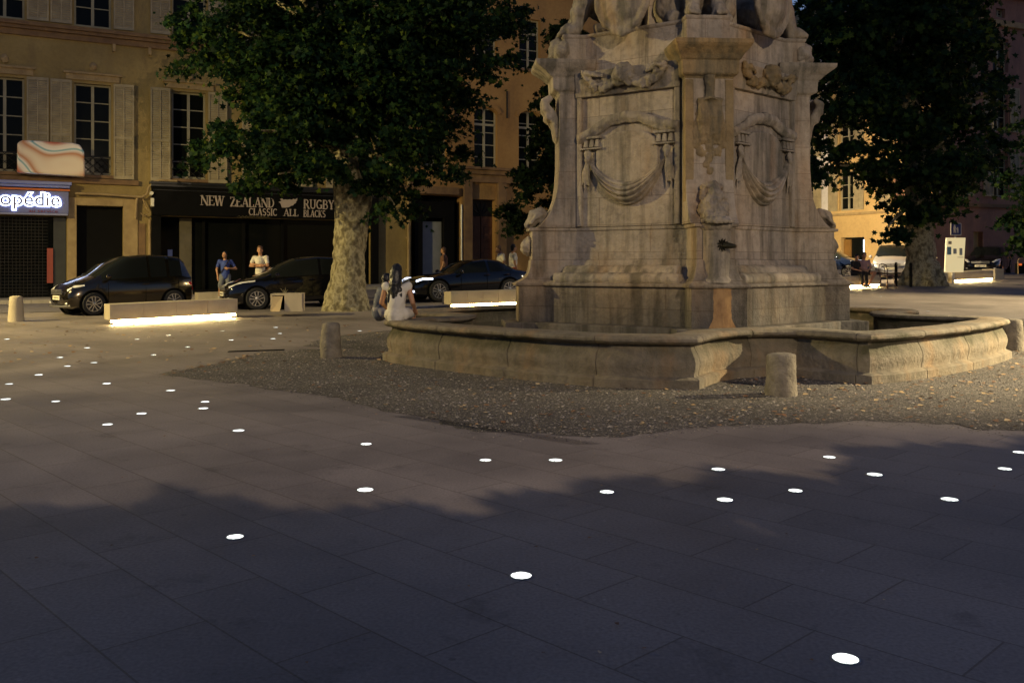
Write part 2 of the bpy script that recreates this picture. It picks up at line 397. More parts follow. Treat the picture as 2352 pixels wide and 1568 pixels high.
def closed(pts, n=8):
    """catmull-rom through closed 2D points"""
    out = []; N = len(pts)
    for i in range(N):
        p = [np.array(pts[(i + k - 1) % N], float) for k in range(4)]
        for k in range(n):
            t = k / n; out.append(tuple(.5 * (2 * p[1] + (p[2] - p[0]) * t + (2 * p[0] - 5 * p[1] + 4 * p[2] - p[3]) * t * t + (3 * p[1] - p[0] - 3 * p[2] + p[3]) * t ** 3)))
    return out
edge_px = [(395, 859), (560, 885), (760, 915), (960, 962), (1150, 990), (1380, 1003), (1600, 985), (1800, 972), (2000, 968), (2200, 975), (2400, 990)]
edge = [tuple(gp(*p)[:2]) for p in edge_px]
edge += [(9.5, 8.2), (14, 12), (15.5, 17), (12, 21.5), (6, 23.5), (0, 22), (-3, 18.5), (-3.6, 16)]
edge += [tuple(gp(*p)[:2]) for p in [(840, 803), (700, 803), (590, 812), (500, 835)]]
gpoly = closed(edge, 16)
def inpoly(x, y, poly):
    c = False; j = len(poly) - 1
    for i in range(len(poly)):
        (xi, yi), (xj, yj) = poly[i], poly[j]
        if (yi > y) != (yj > y) and x < (xj - xi) * (y - yi) / (yj - yi) + xi: c = not c
        j = i
    return c
bm = NB(); cxy = (3, 14.5); rings = []
for f in [1, .985, .93, .86, .78, .68, .55, .4, .2]:
    ring = []
    for k, (x, y) in enumerate(gpoly):
        if f == 1:
            jn = .10 * noise.noise(Vector((x * 1.7, y * 1.7, 5))) + .05 * noise.noise(Vector((x * 6, y * 6, 9))); x += (x - cxy[0]) * jn * .25; y += (y - cxy[1]) * jn * .25
        x, y = cxy[0] + (x - cxy[0]) * f, cxy[1] + (y - cxy[1]) * f
        ring.append(bm.verts.new((x, y, gz(x, y) + (.002 if f == 1 else .006 + .010 * abs(noise.noise(Vector((x * 2, y * 2, 0))))))))
    rings.append(ring)
for A, B in zip(rings, rings[1:]):
    for k in range(len(A)): bm.faces.new([A[k], A[(k + 1) % len(A)], B[(k + 1) % len(A)], B[k]])
bm.faces.new(rings[-1]); bmesh.ops.recalc_face_normals(bm, faces=bm.faces)
for f in bm.faces:
    if f.normal.z < 0: f.normal_flip()
gr = obj("gravel", bm, M['gravel'], smooth_deg=60); gr["kind"] = "structure"

rng = np.random.default_rng(7); random.seed(7)
def scatter(name, mat, pts, sizes, kind, seed=0, flat=.5):
    """small stones or leaves as one uncountable mass"""
    r = np.random.default_rng(seed); V = []; Fc = []
    for (x, y, z), s in zip(pts, sizes):
        a = r.uniform(0, 6.28); b = len(V)
        if kind == 'stone':
            for k in range(4):
                t = a + k * 1.57 + r.uniform(-.3, .3); V.append((x + math.cos(t) * s, y + math.sin(t) * s, z))
            V.append((x, y, z + s * flat * r.uniform(.6, 1.3)))
            Fc += [(b + k, b + (k + 1) % 4, b + 4) for k in range(4)]
        else:
            n = 7; up = r.uniform(.1, .55) * s
            for k in range(n):
                t = a + 2 * math.pi * k / n; q = s * (1 if k % 2 else .6)
                V.append((x + math.cos(t) * q, y + math.sin(t) * q, z + .004 + up * (.5 + .5 * math.cos(t * 1.0 + a))))
            Fc.append(tuple(b + k for k in range(n)))
    me = bpy.data.meshes.new(name); me.from_pydata(V, [], Fc); o = bpy.data.objects.new(name, me); COL.objects.link(o)
    me.materials.append(mat); o["kind"] = "stuff"; return o
def mk_rand(name, stops, rough=.8):
    t = NT(name); g = t.n("NewGeometry"); t.col(t.ramp(g.outputs["Random Per Island"], stops)); t.b.inputs["Roughness"].default_value = rough; return t.m
M['pebble'] = mk_rand("pebbles", [(0, C(.09, .08, .075)), (.5, C(.2, .18, .16)), (.85, C(.27, .24, .2)), (1, C(.42, .38, .33))])
M['fallen'] = mk_rand("fallen_leaf_colours", [(0, C(.10, .045, .02)), (.5, C(.25, .13, .06)), (.8, C(.42, .28, .13)), (1, C(.6, .46, .27))])
# ------------------------------------------------------------ basin of the fountain
BC = Vector((2.85, 15.3, 0)); au = Vector((.07, -.9976, 0)).normalized(); av = Vector((.9976, .07, 0)).normalized()
def bl(a, b): return tuple((BC + av * a + au * b)[:2])
near = [(1.14, 10.48), (1.60, 10.40), (2.09, 10.35), (2.28, 10.72), (2.5, 11.1), (2.85, 11.42), (3.19, 11.57), (3.58, 11.52), (3.82, 11.2), (3.97, 11.0), (4.24, 10.81), (4.58, 10.97)]
sym = [(-1.75, 4.58), (-1.35, 4.72), (-1.02, 4.62), (-.82, 4.4), (-.62, 4.12), (-.35, 3.85), (0, 3.74), (.35, 3.85), (.62, 4.12), (.82, 4.4), (1.02, 4.62), (1.35, 4.72), (1.75, 4.58)]
right = [bl(b, -a) for a, b in sym]; back = [bl(-a, -b) for a, b in sym]; left = [bl(-b - .12, a) for a, b in sym]
def side(p, q, n=9, bulge=.16):
    p, q = Vector(p), Vector(q); d = q - p; nn = Vector((d.y, -d.x)).normalized()
    if nn.dot((p + q) / 2 - Vector(BC[:2])) < 0: nn = -nn
    return [tuple(p + d * (k / n) + nn * bulge * math.sin(math.pi * k / n) ** .8) for k in range(1, n)]
path = []
groups = [near, right, back, left]
for i, g in enumerate(groups):
    path += g; path += side(g[-1], groups[(i + 1) % 4][0])
INS = {}
def grooves(path, every=1.25):
    out = []; acc = 0.0; n = len(path)
    for i in range(n):
        p, q = Vector(path[i]), Vector(path[(i + 1) % n]); out.append(path[i]); L = (q - p).length; acc += L
        if acc > every and L > .3:
            acc = 0; m = (p + q) / 2; d = (q - p).normalized()
            for s, dp in ((-.009, 0), (0, .014), (.009, 0)):
                INS[len(out)] = dp; out.append(tuple(m + d * s))
    return out
path = grooves(path)
def sweep(bm, path, prof, closed_prof=False):
    n = len(path); P = [Vector(p) for p in path]; rings = []
    area = sum(P[i].x * P[(i + 1) % n].y - P[(i + 1) % n].x * P[i].y for i in range(n)); sg = 1 if area > 0 else -1
    for i in range(n):
        d0 = (P[i] - P[i - 1]).normalized(); d1 = (P[(i + 1) % n] - P[i]).normalized()
        n0 = Vector((d0.y, -d0.x)) * sg; n1 = Vector((d1.y, -d1.x)) * sg
        m = (n0 + n1).normalized(); m /= max(.6, m.dot(n0)); ins = INS.get(i, 0); rings.append([bm.verts.new((P[i].x + m.x * (o - ins * (1 if o > -.3 else 0)), P[i].y + m.y * (o - ins * (1 if o > -.3 else 0)), z - ins * .6 * (1 if z > .58 else 0))) for o, z in prof])
    for i in range(n):
        A, B = rings[i], rings[(i + 1) % n]
        for k in range(len(prof) - 1 + (1 if closed_prof else 0)): 
            k2 = (k + 1) % len(prof); bm.faces.new([A[k], B[k], B[k2], A[k2]])
    bmesh.ops.recalc_face_normals(bm, faces=bm.faces)
fountain = empty("stone_fountain", (2.85, 15.3, 0), "monumental carved stone fountain with lions on top and a low curving basin", "fountain")
basin_prof = [(.04, -.1), (.04, .105), (.01, .125), (-.035, .135), (-.04, .16), (-.02, .23), (-.015, .29), (-.03, .35), (-.06, .41), (-.085, .455), (-.09, .475)]
bm = NB(); sweep(bm, path, basin_prof + [(-.088, .496), (-.34, .496), (-.34, -.1)])
obj("basin_wall", bm, M['basin'], fountain, smooth_deg=30)
bm = NB(); cop = [(-.088, .497), (-.04, .50), (.0, .515), (.02, .54), (.02, .565), (.0, .59), (-.04, .603), (-.36, .605), (-.40, .59), (-.41, .55), (-.385, .53), (-.33, .499)]
sweep(bm, path, cop, True)
for v in bm.verts:
    v.co.z += .008 * noise.noise(v.co * 3); v.co.x += .01 * noise.noise(v.co * 4)
obj("coping", bm, M['basin'], fountain, smooth_deg=35)
def mk_water():
    t = NT("basin_water"); t.col(C(.02, .025, .018)); t.b.inputs["Roughness"].default_value = .05; t.b.inputs["Specular IOR Level"].default_value = .8
    t.bump(t.noise(t.pos(True), 6, 3), .01, .4); return t.m
bm = NB(); inner = []
cc = Vector(BC[:2])
vs_ = [bm.verts.new((*(cc + (Vector(p) - cc) * .95), .30)) for p in path]
bm.faces.new(vs_); bmesh.ops.recalc_face_normals(bm, faces=bm.faces)
wt = obj("basin_water", bm, mk_water(), fountain)
bm = NB(); vs_ = [bm.verts.new((*(cc + (Vector(p) - cc) * .95), .02)) for p in path]; bm.faces.new(vs_); obj("basin_floor", bm, M['basin'], fountain)

# ------------------------------------------------------------ pedestal
PC = Vector((2.80, 15.1, 0)); S = .78
def FW(a, b, z): return PC + av * a + au * (b * S) + Vector((0, 0, z))
def rot(k, s, r): return [(s, r), (r, -s), (-s, -r), (-r, s)][k % 4]
def CK(k, s, r, z): return FW(*rot(k, s, r), z)          # corner pier frame: lateral s, radial r
def ring(bm, z, r, w, ri, jag=0):
    out = []
    for k in range(4):
        for s, q in ((-w, ri), (-w, r), (w, r), (w, ri)): out.append(bm.verts.new(CK(k, s, q, z)))
    return out
def loft(bm, levels, cap=True):
    rings = [ring(bm, *l) for l in levels]
    for A, B in zip(rings, rings[1:]):
        for k in range(16): bm.faces.new([A[k], A[(k + 1) % 16], B[(k + 1) % 16], B[k]])
    if cap: bm.faces.new(rings[0][::-1]); bm.faces.new(rings[-1])
    bmesh.ops.recalc_face_normals(bm, faces=bm.faces)
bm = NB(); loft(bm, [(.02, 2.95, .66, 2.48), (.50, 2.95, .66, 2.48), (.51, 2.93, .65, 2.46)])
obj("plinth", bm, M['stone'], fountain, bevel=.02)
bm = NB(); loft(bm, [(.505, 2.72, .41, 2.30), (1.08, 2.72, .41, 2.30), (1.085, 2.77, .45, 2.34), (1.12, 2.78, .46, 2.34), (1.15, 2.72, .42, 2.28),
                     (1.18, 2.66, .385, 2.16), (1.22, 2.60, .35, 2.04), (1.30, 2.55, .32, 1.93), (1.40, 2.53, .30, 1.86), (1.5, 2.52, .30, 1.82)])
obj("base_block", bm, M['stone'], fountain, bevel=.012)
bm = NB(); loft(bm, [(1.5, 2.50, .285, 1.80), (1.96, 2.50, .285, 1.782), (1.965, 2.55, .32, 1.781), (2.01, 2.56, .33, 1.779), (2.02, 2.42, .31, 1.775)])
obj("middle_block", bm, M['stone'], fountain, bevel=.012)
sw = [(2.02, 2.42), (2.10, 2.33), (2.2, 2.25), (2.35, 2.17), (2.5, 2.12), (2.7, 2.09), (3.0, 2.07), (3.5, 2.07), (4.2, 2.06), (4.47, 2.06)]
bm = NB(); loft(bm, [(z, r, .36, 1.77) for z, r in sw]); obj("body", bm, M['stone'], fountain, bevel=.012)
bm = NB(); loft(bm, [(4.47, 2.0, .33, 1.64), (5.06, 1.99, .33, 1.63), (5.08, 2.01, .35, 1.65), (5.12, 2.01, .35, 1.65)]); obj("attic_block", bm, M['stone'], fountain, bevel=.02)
# caps of the four corner piers
def slab(bm, k, lv, r_in=1.5):
    """lv: (z, half width, radial front)"""
    rr = [[bm.verts.new(CK(k, s, q, z)) for s, q in ((-w, r_in), (-w, r), (w, r), (w, r_in))] for z, w, r in lv]
    for A, B in zip(rr, rr[1:]):
        for i in range(4): bm.faces.new([A[i], A[(i + 1) % 4], B[(i + 1) % 4], B[i]])
    bm.faces.new(rr[0]); bm.faces.new(rr[-1])
    bmesh.ops.recalc_face_normals(bm, faces=bm.faces)
for k in range(4):
    bm = NB(); slab(bm, k, [(4.16, .36, 2.06), (4.19, .37, 2.08), (4.22, .41, 2.15), (4.24, .42, 2.17), (4.42, .43, 2.18), (4.44, .45, 2.22), (4.50, .48, 2.28), (4.56, .53, 2.36), (4.60, .555, 2.42), (4.63, .57, 2.45), (4.69, .575, 2.46)])
    cap = obj("pier_cap", bm, M['stone_gold'] if k == 0 else M['stone_plain'], fountain, bevel=.008)
    # scroll bracket under the cap
    bm = NB()
    for s in (-.2, 0, .2):
        prof = [CK(k, s, 1.98, 3.35), CK(k, s, 2.08, 3.5), CK(k, s, 2.10, 3.66), CK(k, s, 2.15, 3.82), CK(k, s, 2.26, 3.95), CK(k, s, 2.28, 4.06), CK(k, s, 2.18, 4.14)]
        tube(bm, prof, [.03, .06, .065, .075, .08, .075, .05], 8, ns=.25, nsc=6)
    c = CK(k, 0, 2.22, 3.80)
    tube(bm, [CK(k, -.27, 2.20, 3.82), CK(k, .27, 2.20, 3.82)], .085, 10, ns=.2, nsc=5)
    tube(bm, [CK(k, -.22, 2.05, 3.46), CK(k, .22, 2.05, 3.46)], .06, 10, ns=.2, nsc=5)
    if k != 0: blobobj("scroll_bracket", bm, M['stone_plain'], fountain, .022, disp=.012, dsc=9, seed=k)
    else: bm.free()
# front pier: raised borders, hanging console, niche figure, half round pier with spout
bm = NB()
for s0, s1, dr in ((-.365, -.235, .07), (.235, .365, .07)):
    hexa(bm, [CK(0, s0, 1.9, 2.35), CK(0, s1, 1.9, 2.35), CK(0, s1, 2.0 + dr + .03, 2.35), CK(0, s0, 2.0 + dr + .03, 2.35),
              CK(0, s0, 1.9, 4.155), CK(0, s1, 1.9, 4.155), CK(0, s1, 2.0 + dr, 4.155), CK(0, s0, 2.0 + dr, 4.155)])
obj("pilaster_border", bm, M['stone_gold'], fountain, bevel=.012)
bm = NB()
tube(bm, [CK(0, 0, 2.05, 4.2), CK(0, 0, 2.10, 4.05), CK(0, 0, 2.07, 3.9), CK(0, 0, 2.1, 3.82)], [.10, .07, .075, .12], 10)
for s in (-.13, -.065, 0, .065, .13): tube(bm, [CK(0, s, 2.07, 3.84), CK(0, s, 2.13, 3.6), CK(0, s * .95, 2.10, 3.35), CK(0, s * .8, 2.05, 3.2)], [.055, .07, .06, .04], 8, ns=.3, nsc=7)
tube(bm, [CK(0, -.19, 2.10, 3.84), CK(0, .19, 2.10, 3.84)], .045, 8)
for s, z in ((-.2, 3.2), (.2, 3.2), (-.13, 3.08), (.13, 3.08), (0, 3.15), (0, 3.0), (-.05, 2.9), (0, 2.8)): ball(bm, CK(0, s, 2.04, z), (.075, .055, .085), 2, ns=.35, seed=z)
tube(bm, [CK(0, -.17, 2.05, 3.7), CK(0, -.22, 2.06, 3.4), CK(0, -.2, 2.05, 3.2)], [.03, .045, .05], 8); tube(bm, [CK(0, .17, 2.05, 3.7), CK(0, .22, 2.06, 3.4), CK(0, .2, 2.05, 3.2)], [.03, .045, .05], 8)
blobobj("hanging_console", bm, M['stone_gold'], fountain, .016, disp=.014, dsc=14)
bm = NB()   # half round pier
lathe(bm, CK(0, 0, 2.36, 1.16), [(.30, 0), (.29, .03), (.255, .07), (.235, .1), (.232, .75), (.25, .77), (.27, .8), (.27, .83), (.25, .85)], 28)
obj("round_pier", bm, M['stone_plain'], fountain, smooth_deg=40)
bm = NB()   # shell and sea creature on the round pier
for i in range(-4, 5):
    a = i * .28; tube(bm, [CK(0, 0, 2.45, 2.02), CK(0, .17 * math.sin(a), 2.45 + .3 * math.cos(a), 2.07), CK(0, .25 * math.sin(a), 2.45 + .42 * math.cos(a), 2.03)], [.04, .05, .035], 8)
ball(bm, CK(0, 0, 2.36, 2.14), (.2, .2, .14), 2, ns=.3); ball(bm, CK(0, -.14, 2.32, 2.22), (.09, .1, .12), 2); ball(bm, CK(0, .15, 2.32, 2.24), (.09, .1, .12), 2)
tube(bm, [CK(0, 0, 2.36, 2.15), CK(0, -.05, 2.34, 2.3), CK(0, .04, 2.30, 2.42), CK(0, 0, 2.24, 2.52)], [.15, .14, .12, .1], 10, ns=.3)
tube(bm, [CK(0, -.1, 2.3, 2.3), CK(0, -.17, 2.3, 2.4), CK(0, -.13, 2.24, 2.5)], .045, 8); tube(bm, [CK(0, .12, 2.3, 2.3), CK(0, .18, 2.3, 2.38), CK(0, .15, 2.24, 2.46)], .045, 8)
ball(bm, CK(0, -.02, 2.22, 2.56), (.15, .12, .09), 2, ns=.4, seed=3); ball(bm, CK(0, -.13, 2.2, 2.55), .055, 2); ball(bm, CK(0, .13, 2.2, 2.55), .055, 2)
blobobj("sea_creature_carving", bm, M['stone_plain'], fountain, .015, disp=.02, dsc=16)
bm = NB(); c0 = CK(0, .06, 2.62, 1.70); lathe(bm, c0, [(.03, 0), (.05, .04), (.045, .1), (.035, .16), (.022, .22)], 10, ax=(.75, -.62, -.1))
for i in range(11):
    a = i * .571; e = c0 + Vector((.06 * math.cos(a), -.03, .065 * math.sin(a))); tube(bm, [c0, e, e + Vector((.02 * math.cos(a), -.03, .03 * math.sin(a)))], [.02, .017, .004], 6)
obj("bronze_spout", bm, simple("old_bronze", C(.06, .05, .03), C(.02, .02, .015), .5, .7), fountain, smooth_deg=50)
def mk_rust():
    t = NT("rust_stain"); w = t.pos(True, scale=(1, 1, .5)); t.col(t.ramp(t.noise(w, 9, 5, .65), [(.3, C(.20, .10, .035)), (.6, C(.36, .21, .08))])); t.b.inputs["Roughness"].default_value = .6
    t.bump(t.noise(w, 25, 4), .008, .7); return t.m
bm = NB()   # mineral crust left by the water
cr = []
for i in range(13):
    z = .515 + i * .048; wv = .13 + .07 * max(0, 1 - i / 3) + .015 * noise.noise(Vector((0, i * .7, 1)))
    cr.append([bm.verts.new(CK(0, .04 + wv * s, 2.722 + .016 * (1 - s * s), z)) for s in (-1, -.5, 0, .5, 1)])
for A, B in zip(cr, cr[1:]):
    for j in range(4): bm.faces.new([A[j], A[j + 1], B[j + 1], B[j]])
obj("mineral_crust", bm, mk_rust(), fountain, smooth_deg=60)
# face ornament
def FP(k, t, z, n=0, base=1.77, w=.36):
    """face k: 0 left-facing, 1 right-facing...; t in 0..1, n metres outward from the recessed face"""
    a = Vector(rot(k, -base, w)); b = Vector(rot(k, -w, base)); p = a.lerp(b, t)
    A, B = FW(*a, 0), FW(*b, 0); d = (B - A).normalized(); nn = Vector((d.y, -d.x, 0))
    if nn.dot((A + B) / 2 - PC) < 0: nn = -nn
    return FW(*p, z) + nn * n
for k in range(2):
    P = lambda t, z, n=0: FP(k, t, z, n)
    # panel borders
    bm = NB()
    for t0, t1 in ((.0, .055), (.945, 1.0)):
        hexa(bm, [P(t0, 2.03, -.1), P(t1, 2.03, -.1), P(t1, 2.03, .05), P(t0, 2.03, .05), P(t0, 4.35, -.1), P(t1, 4.35, -.1), P(t1, 4.35, .05), P(t0, 4.35, .05)])
    hexa(bm, [P(.0, 4.08, -.1), P(1, 4.08, -.1), P(1, 4.08, .07), P(.0, 4.08, .07), P(0, 4.475, -.1), P(1, 4.475, -.1), P(1, 4.475, .11), P(0, 4.475, .11)])
    obj("panel_border", bm, M['stone_plain'], fountain, bevel=.015)
    # arched scroll moulding
    bm = NB()
    arch = [(.02, 3.42), (.08, 3.46), (.16, 3.52), (.26, 3.62), (.36, 3.69), (.5, 3.72), (.64, 3.70), (.74, 3.62), (.84, 3.55), (.93, 3.52), (.99, 3.50)]
    for dz, n, r in ((0, .05, .06), (-.06, .03, .045), (.045, .075, .03)): tube(bm, [P(t, z + dz, n) for t, z in arch], r, 8, ns=.15, nsc=5, seed=k)
    for t, z in ((.06, 3.44), (.95, 3.5), (.5, 3.74)): ball(bm, P(t, z, .06), (.07, .07, .07), 2, ns=.3, seed=t)
    blobobj("scroll_moulding", bm, M['stone_plain'], fountain, .018, disp=.012, dsc=8, seed=k)
    # tablet
    bm = NB(); A, B = P(.5, 0, 0), P(.6, 0, 0); d = (B - A).normalized(); nn = (P(.5, 0, 1) - P(.5, 0, 0)).normalized()
    Fr = Frame(P(.5, 3.08, 0), d, nn); poly = []
    for i in range(40):
        a = 2 * math.pi * i / 40; poly.append((.54 * math.copysign(abs(math.cos(a)) ** .8, math.cos(a)), .42 * math.copysign(abs(math.sin(a)) ** .7, math.sin(a))))
    Fr.prism(bm, poly, -.05, .05); obj("tablet", bm, M['stone_plain'], fountain, bevel=.02)
    # blocks with drops
    for tc in (.16, .86):
        bm = NB(); q = Frame(P(tc, 0, 0), d, nn); q.box(bm, -.17, .17, -.02, .09, 3.41, 3.45); q.box(bm, -.18, .18, -.02, .10, 3.24, 3.27)
        for i in (-1, 0, 1): q.box(bm, i * .1 - .04, i * .1 + .04, -.02, .08, 3.28, 3.40, .015)
        obj("drop_block", bm, M['stone_plain'], fountain, bevel=.008)
    # draped swag
    bm = NB(); NU, NV = 64, 44; grid = []
    for i in range(NU + 1):
        u = i / NU; e = max(0, 4 * u * (1 - u)); row = []
        for j in range(NV + 1):
            v = j / NV; top = 3.13 - .40 * e ** .9; bot = 3.10 - .76 * e ** .8; z = top + (bot - top) * v; wob = .12 * math.sin(u * 9 + k)
            fold = abs(math.sin(math.pi * (v * 4.6 + .35 * (u - .5) + wob))) ** .7
            t = .115 + .78 * u - (u - .5) * .04 * v; nrm_ = .03 + math.sin(math.pi * min(1, v * 1.02)) * (.035 + .075 * e) + fold * (.012 + .040 * e) * math.sin(math.pi * v) ** .3
            row.append(bm.verts.new(P(t, z, nrm_ if 0 < j < NV else -.01)))
        grid.append(row)
    for i in range(NU):
        for j in range(NV): bm.faces.new([grid[i][j], grid[i + 1][j], grid[i + 1][j + 1], grid[i][j + 1]])
    obj("draped_swag", bm, M['stone_plain'], fountain, smooth_deg=60)
    for tc, s_ in ((.125, 1), (.885, -1)):
        bm = NB()
        for i in range(4): tube(bm, [P(tc + s_ * .005 * i, 3.15, .07), P(tc - s_ * .02 * i + .01 * s_, 2.88, .06), P(tc - s_ * (.024 * i - .01), 2.58 + .10 * (i % 2), .04)], [.018, .022, .010], 7, ns=.3)
        lathe(bm, P(tc, 3.17, .07), [(.045, -.02), (.08, 0), (.045, .02)], 12, ax=nn); ball(bm, P(tc, 3.09, .08), (.045, .045, .055), 2)
        blobobj("swag_knot", bm, M['stone_plain'], fountain, .0125, disp=.006, dsc=12, smooth_it=1, seed=k)
    # garland of fruit and shell on the frieze
    bm = NB(); random.seed(20 + k)
    for i in range(46):
        u = i / 45; t = .12 + .76 * u; z = 4.42 - .22 * abs(math.sin(u * math.pi * 2)) ** .8 - (.06 if .42 < u < .58 else 0)
        for _ in range(2): ball(bm, P(t, z + random.uniform(-.05, .05), .10 + random.uniform(0, .06)), [random.uniform(.035, .075) for _ in range(3)], 1, ns=.3, seed=i)
    ball(bm, P(.5, 4.36, .16), (.17, .13, .17), 2, ns=.25)
    for i in range(9):
        a = -1.4 + i * .35; tube(bm, [P(.5, 4.30, .16), P(.5 + .1 * math.sin(a), 4.36 - .17 * math.cos(a), .20)], [.02, .035], 6)
    for i in (-1, 1): tube(bm, [P(.5 + .2 * i, 4.36, .13), P(.5 + .34 * i, 4.43, .18), P(.5 + .42 * i, 4.37, .16)], [.03, .04, .012], 7)
    blobobj("fruit_garland", bm, M['stone_gold' if k == 1 else 'stone_plain'], fountain, .018, disp=.025, dsc=16, smooth_it=1, seed=k)
    # long roll moulding above the base
    bm = NB(); Q = lambda t, z, n: FP(k, t, z, n, 2.16, .40)
    tube(bm, [Q(t, 1.20, .02) for t in np.linspace(.02, .98, 24)], .10, 12, ns=.06, nsc=3, seed=k, flat=1.0)
    tube(bm, [Q(t, 1.30, -.16) for t in np.linspace(.06, .94, 12)], .12, 10)
    blobobj("roll_moulding", bm, M['stone_plain'], fountain, .026, disp=.012, dsc=6, seed=k)
    # shield standing on the attic
    bm = NB(); c = P(.5, 5.52, .16); R = Matrix((d, nn, Vector((0, 0, 1)))).transposed()
    ball(bm, c, (.40, .17, .46), 3, rot=R.to_3x3()); tube(bm, [c + d * (.43 * math.cos(a)) + Vector((0, 0, .5 * math.sin(a))) + nn * .03 for a in np.linspace(0, 6.28, 25)], .055, 8)
    ball(bm, c + d * .0 + nn * .12 + Vector((0, 0, .15)), (.2, .07, .2), 2, ns=.3); tube(bm, [c + Vector((0, 0, -.5)) - d * .2, c + Vector((0, 0, -.56)) + nn * .05, c + Vector((0, 0, -.5)) + d * .2], .05, 8)
    blobobj("shield", bm, M['stone_plain'], fountain, .025, disp=.02, dsc=7, seed=k)
# lions and corner carvings
bm = NB()
for k in (0, 1, 3):
    g = lambda s, r, z: CK(k, s, r, z)
    bm = NB()
    for s in (-.2, .2):
        tube(bm, [g(s * 1.2, 1.45, 5.95), g(s * 1.15, 1.62, 5.7), g(s, 1.74, 5.42), g(s, 1.78, 5.22)], [.21, .18, .13, .10], 12)
        tube(bm, [g(s, 1.72, 5.20), g(s, 1.92, 5.20), g(s, 2.0, 5.16)], [.11, .12, .07], 10)
        for i in (-1.5, -.5, .5, 1.5): tube(bm, [g(s + i * .048, 1.9, 5.2), g(s + i * .055, 2.04, 5.17), g(s + i * .055, 2.06, 5.11)], [.035, .032, .016], 7)
        ball(bm, g(s * 1.7, 1.0, 5.42), (.32, .32, .3), 2); tube(bm, [g(s * 2.0, 1.05, 5.25), g(s * 2.0, 1.5, 5.18)], [.15, .10], 10)
    tube(bm, [g(0, .9, 5.5), g(0, 1.3, 5.85), g(0, 1.45, 6.2)], [.38, .42, .33], 14)
    ball(bm, g(0, 1.5, 6.4), (.36, .36, .38), 3, ns=.25, nsc=4, seed=k); ball(bm, g(0, 1.85, 6.35), (.15, .15, .13), 2); 
    for s in (-.1, .1): ball(bm, g(s, 1.84, 6.5), .04, 1); ball(bm, g(s * 2.4, 1.55, 6.72), .08, 1)
    blobobj("lion_statue", bm, M['stone_plain'], fountain, .03, disp=.035, dsc=7, seed=k * 3)
    if k in (1, 3):   # volutes clasping the attic and the shell on the middle block
        bm = NB()
        for s in (-.2, .2): ball(bm, g(s, 1.98, 4.86), (.16, .18, .2), 2, ns=.3, seed=k)
        tube(bm, [g(0, 1.9, 5.1), g(0, 2.1, 4.98), g(0, 2.13, 4.82), g(0, 2.02, 4.73)], [.1, .13, .12, .08], 10, ns=.25)
        blobobj("attic_volute", bm, M['stone_plain'], fountain, .025, disp=.03, dsc=9, seed=k)
    if k != 0:
        bm = NB(); tube(bm, [g(0, 2.6, 2.04), g(0, 2.5, 2.10), g(0, 2.44, 2.22), g(0, 2.36, 2.25), g(0, 2.28, 2.18), g(0, 2.3, 2.08)], [.05, .09, .13, .14, .12, .08], 12, ns=.2)
        for i in range(-3, 4): tube(bm, [g(i * .08, 2.52, 2.08), g(i * .06, 2.42, 2.2), g(i * .05, 2.3, 2.24)], [.03, .035, .03], 7)
        blobobj("shell_scroll", bm, M['stone_plain'], fountain, .02, disp=.015, dsc=10, seed=k)
        bm = NB(); ball(bm, g(0, 2.55, 1.72), (.12, .12, .15), 2, ns=.35, seed=k)
        for i in range(9): a = i * .7; ball(bm, g(.11 * math.cos(a), 2.55, 1.72 + .13 * math.sin(a)), .045, 1)
        blobobj("carved_mask", bm, M['stone_plain'], fountain, .018, disp=.02, dsc=14, seed=k)
bm = NB(); lathe(bm, PC + Vector((0, 0, 5.1)), [(1.0, 0), (.95, 1.6), (.8, 1.7), (.45, 1.8), (.42, 7.5), (.05, 8.2)], 4, side=av + au)
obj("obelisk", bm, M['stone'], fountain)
# ------------------------------------------------------------ buildings
def window(fr, par, xc, z0, z1, w, mat, rows=4, arched=False, reveal=.28, cols=2, trn=0):
    """recessed window: the wall has a hole here; frame with glazing bars > pane"""
    d = -reveal; bm = NB(); x0, x1 = xc - w / 2, xc + w / 2; t = .065
    fr.box(bm, x0, x0 + t, d, d + .07, z0, z1); fr.box(bm, x1 - t, x1, d, d + .07, z0, z1)
    fr.box(bm, x0 + t, x1 - t, d, d + .07, z1 - t, z1); fr.box(bm, x0 + t, x1 - t, d, d + .07, z0, z0 + t * 1.6)
    fr.box(bm, xc - .05, xc + .05, d + .001, d + .085, z0 + t * 1.6, z1 - t)
    for i in range(1, rows):
        z = z0 + (z1 - z0) * i / rows
        fr.box(bm, x0 + t, xc - .05, d + .01, d + .06, z - .018, z + .018); fr.box(bm, xc + .05, x1 - t, d + .01, d + .06, z - .018, z + .018)
    if trn: fr.box(bm, x0 + t, x1 - t, d + .003, d + .095, trn - .05, trn + .05)
    wf = obj("window", bm, mat, par)
    bm = NB(); fr.box(bm, x0 + .02, x1 - .02, d - .02, d + .02, z0 + .02, z1 - .02); obj("pane", bm, M['glass'], wf)
    return wf
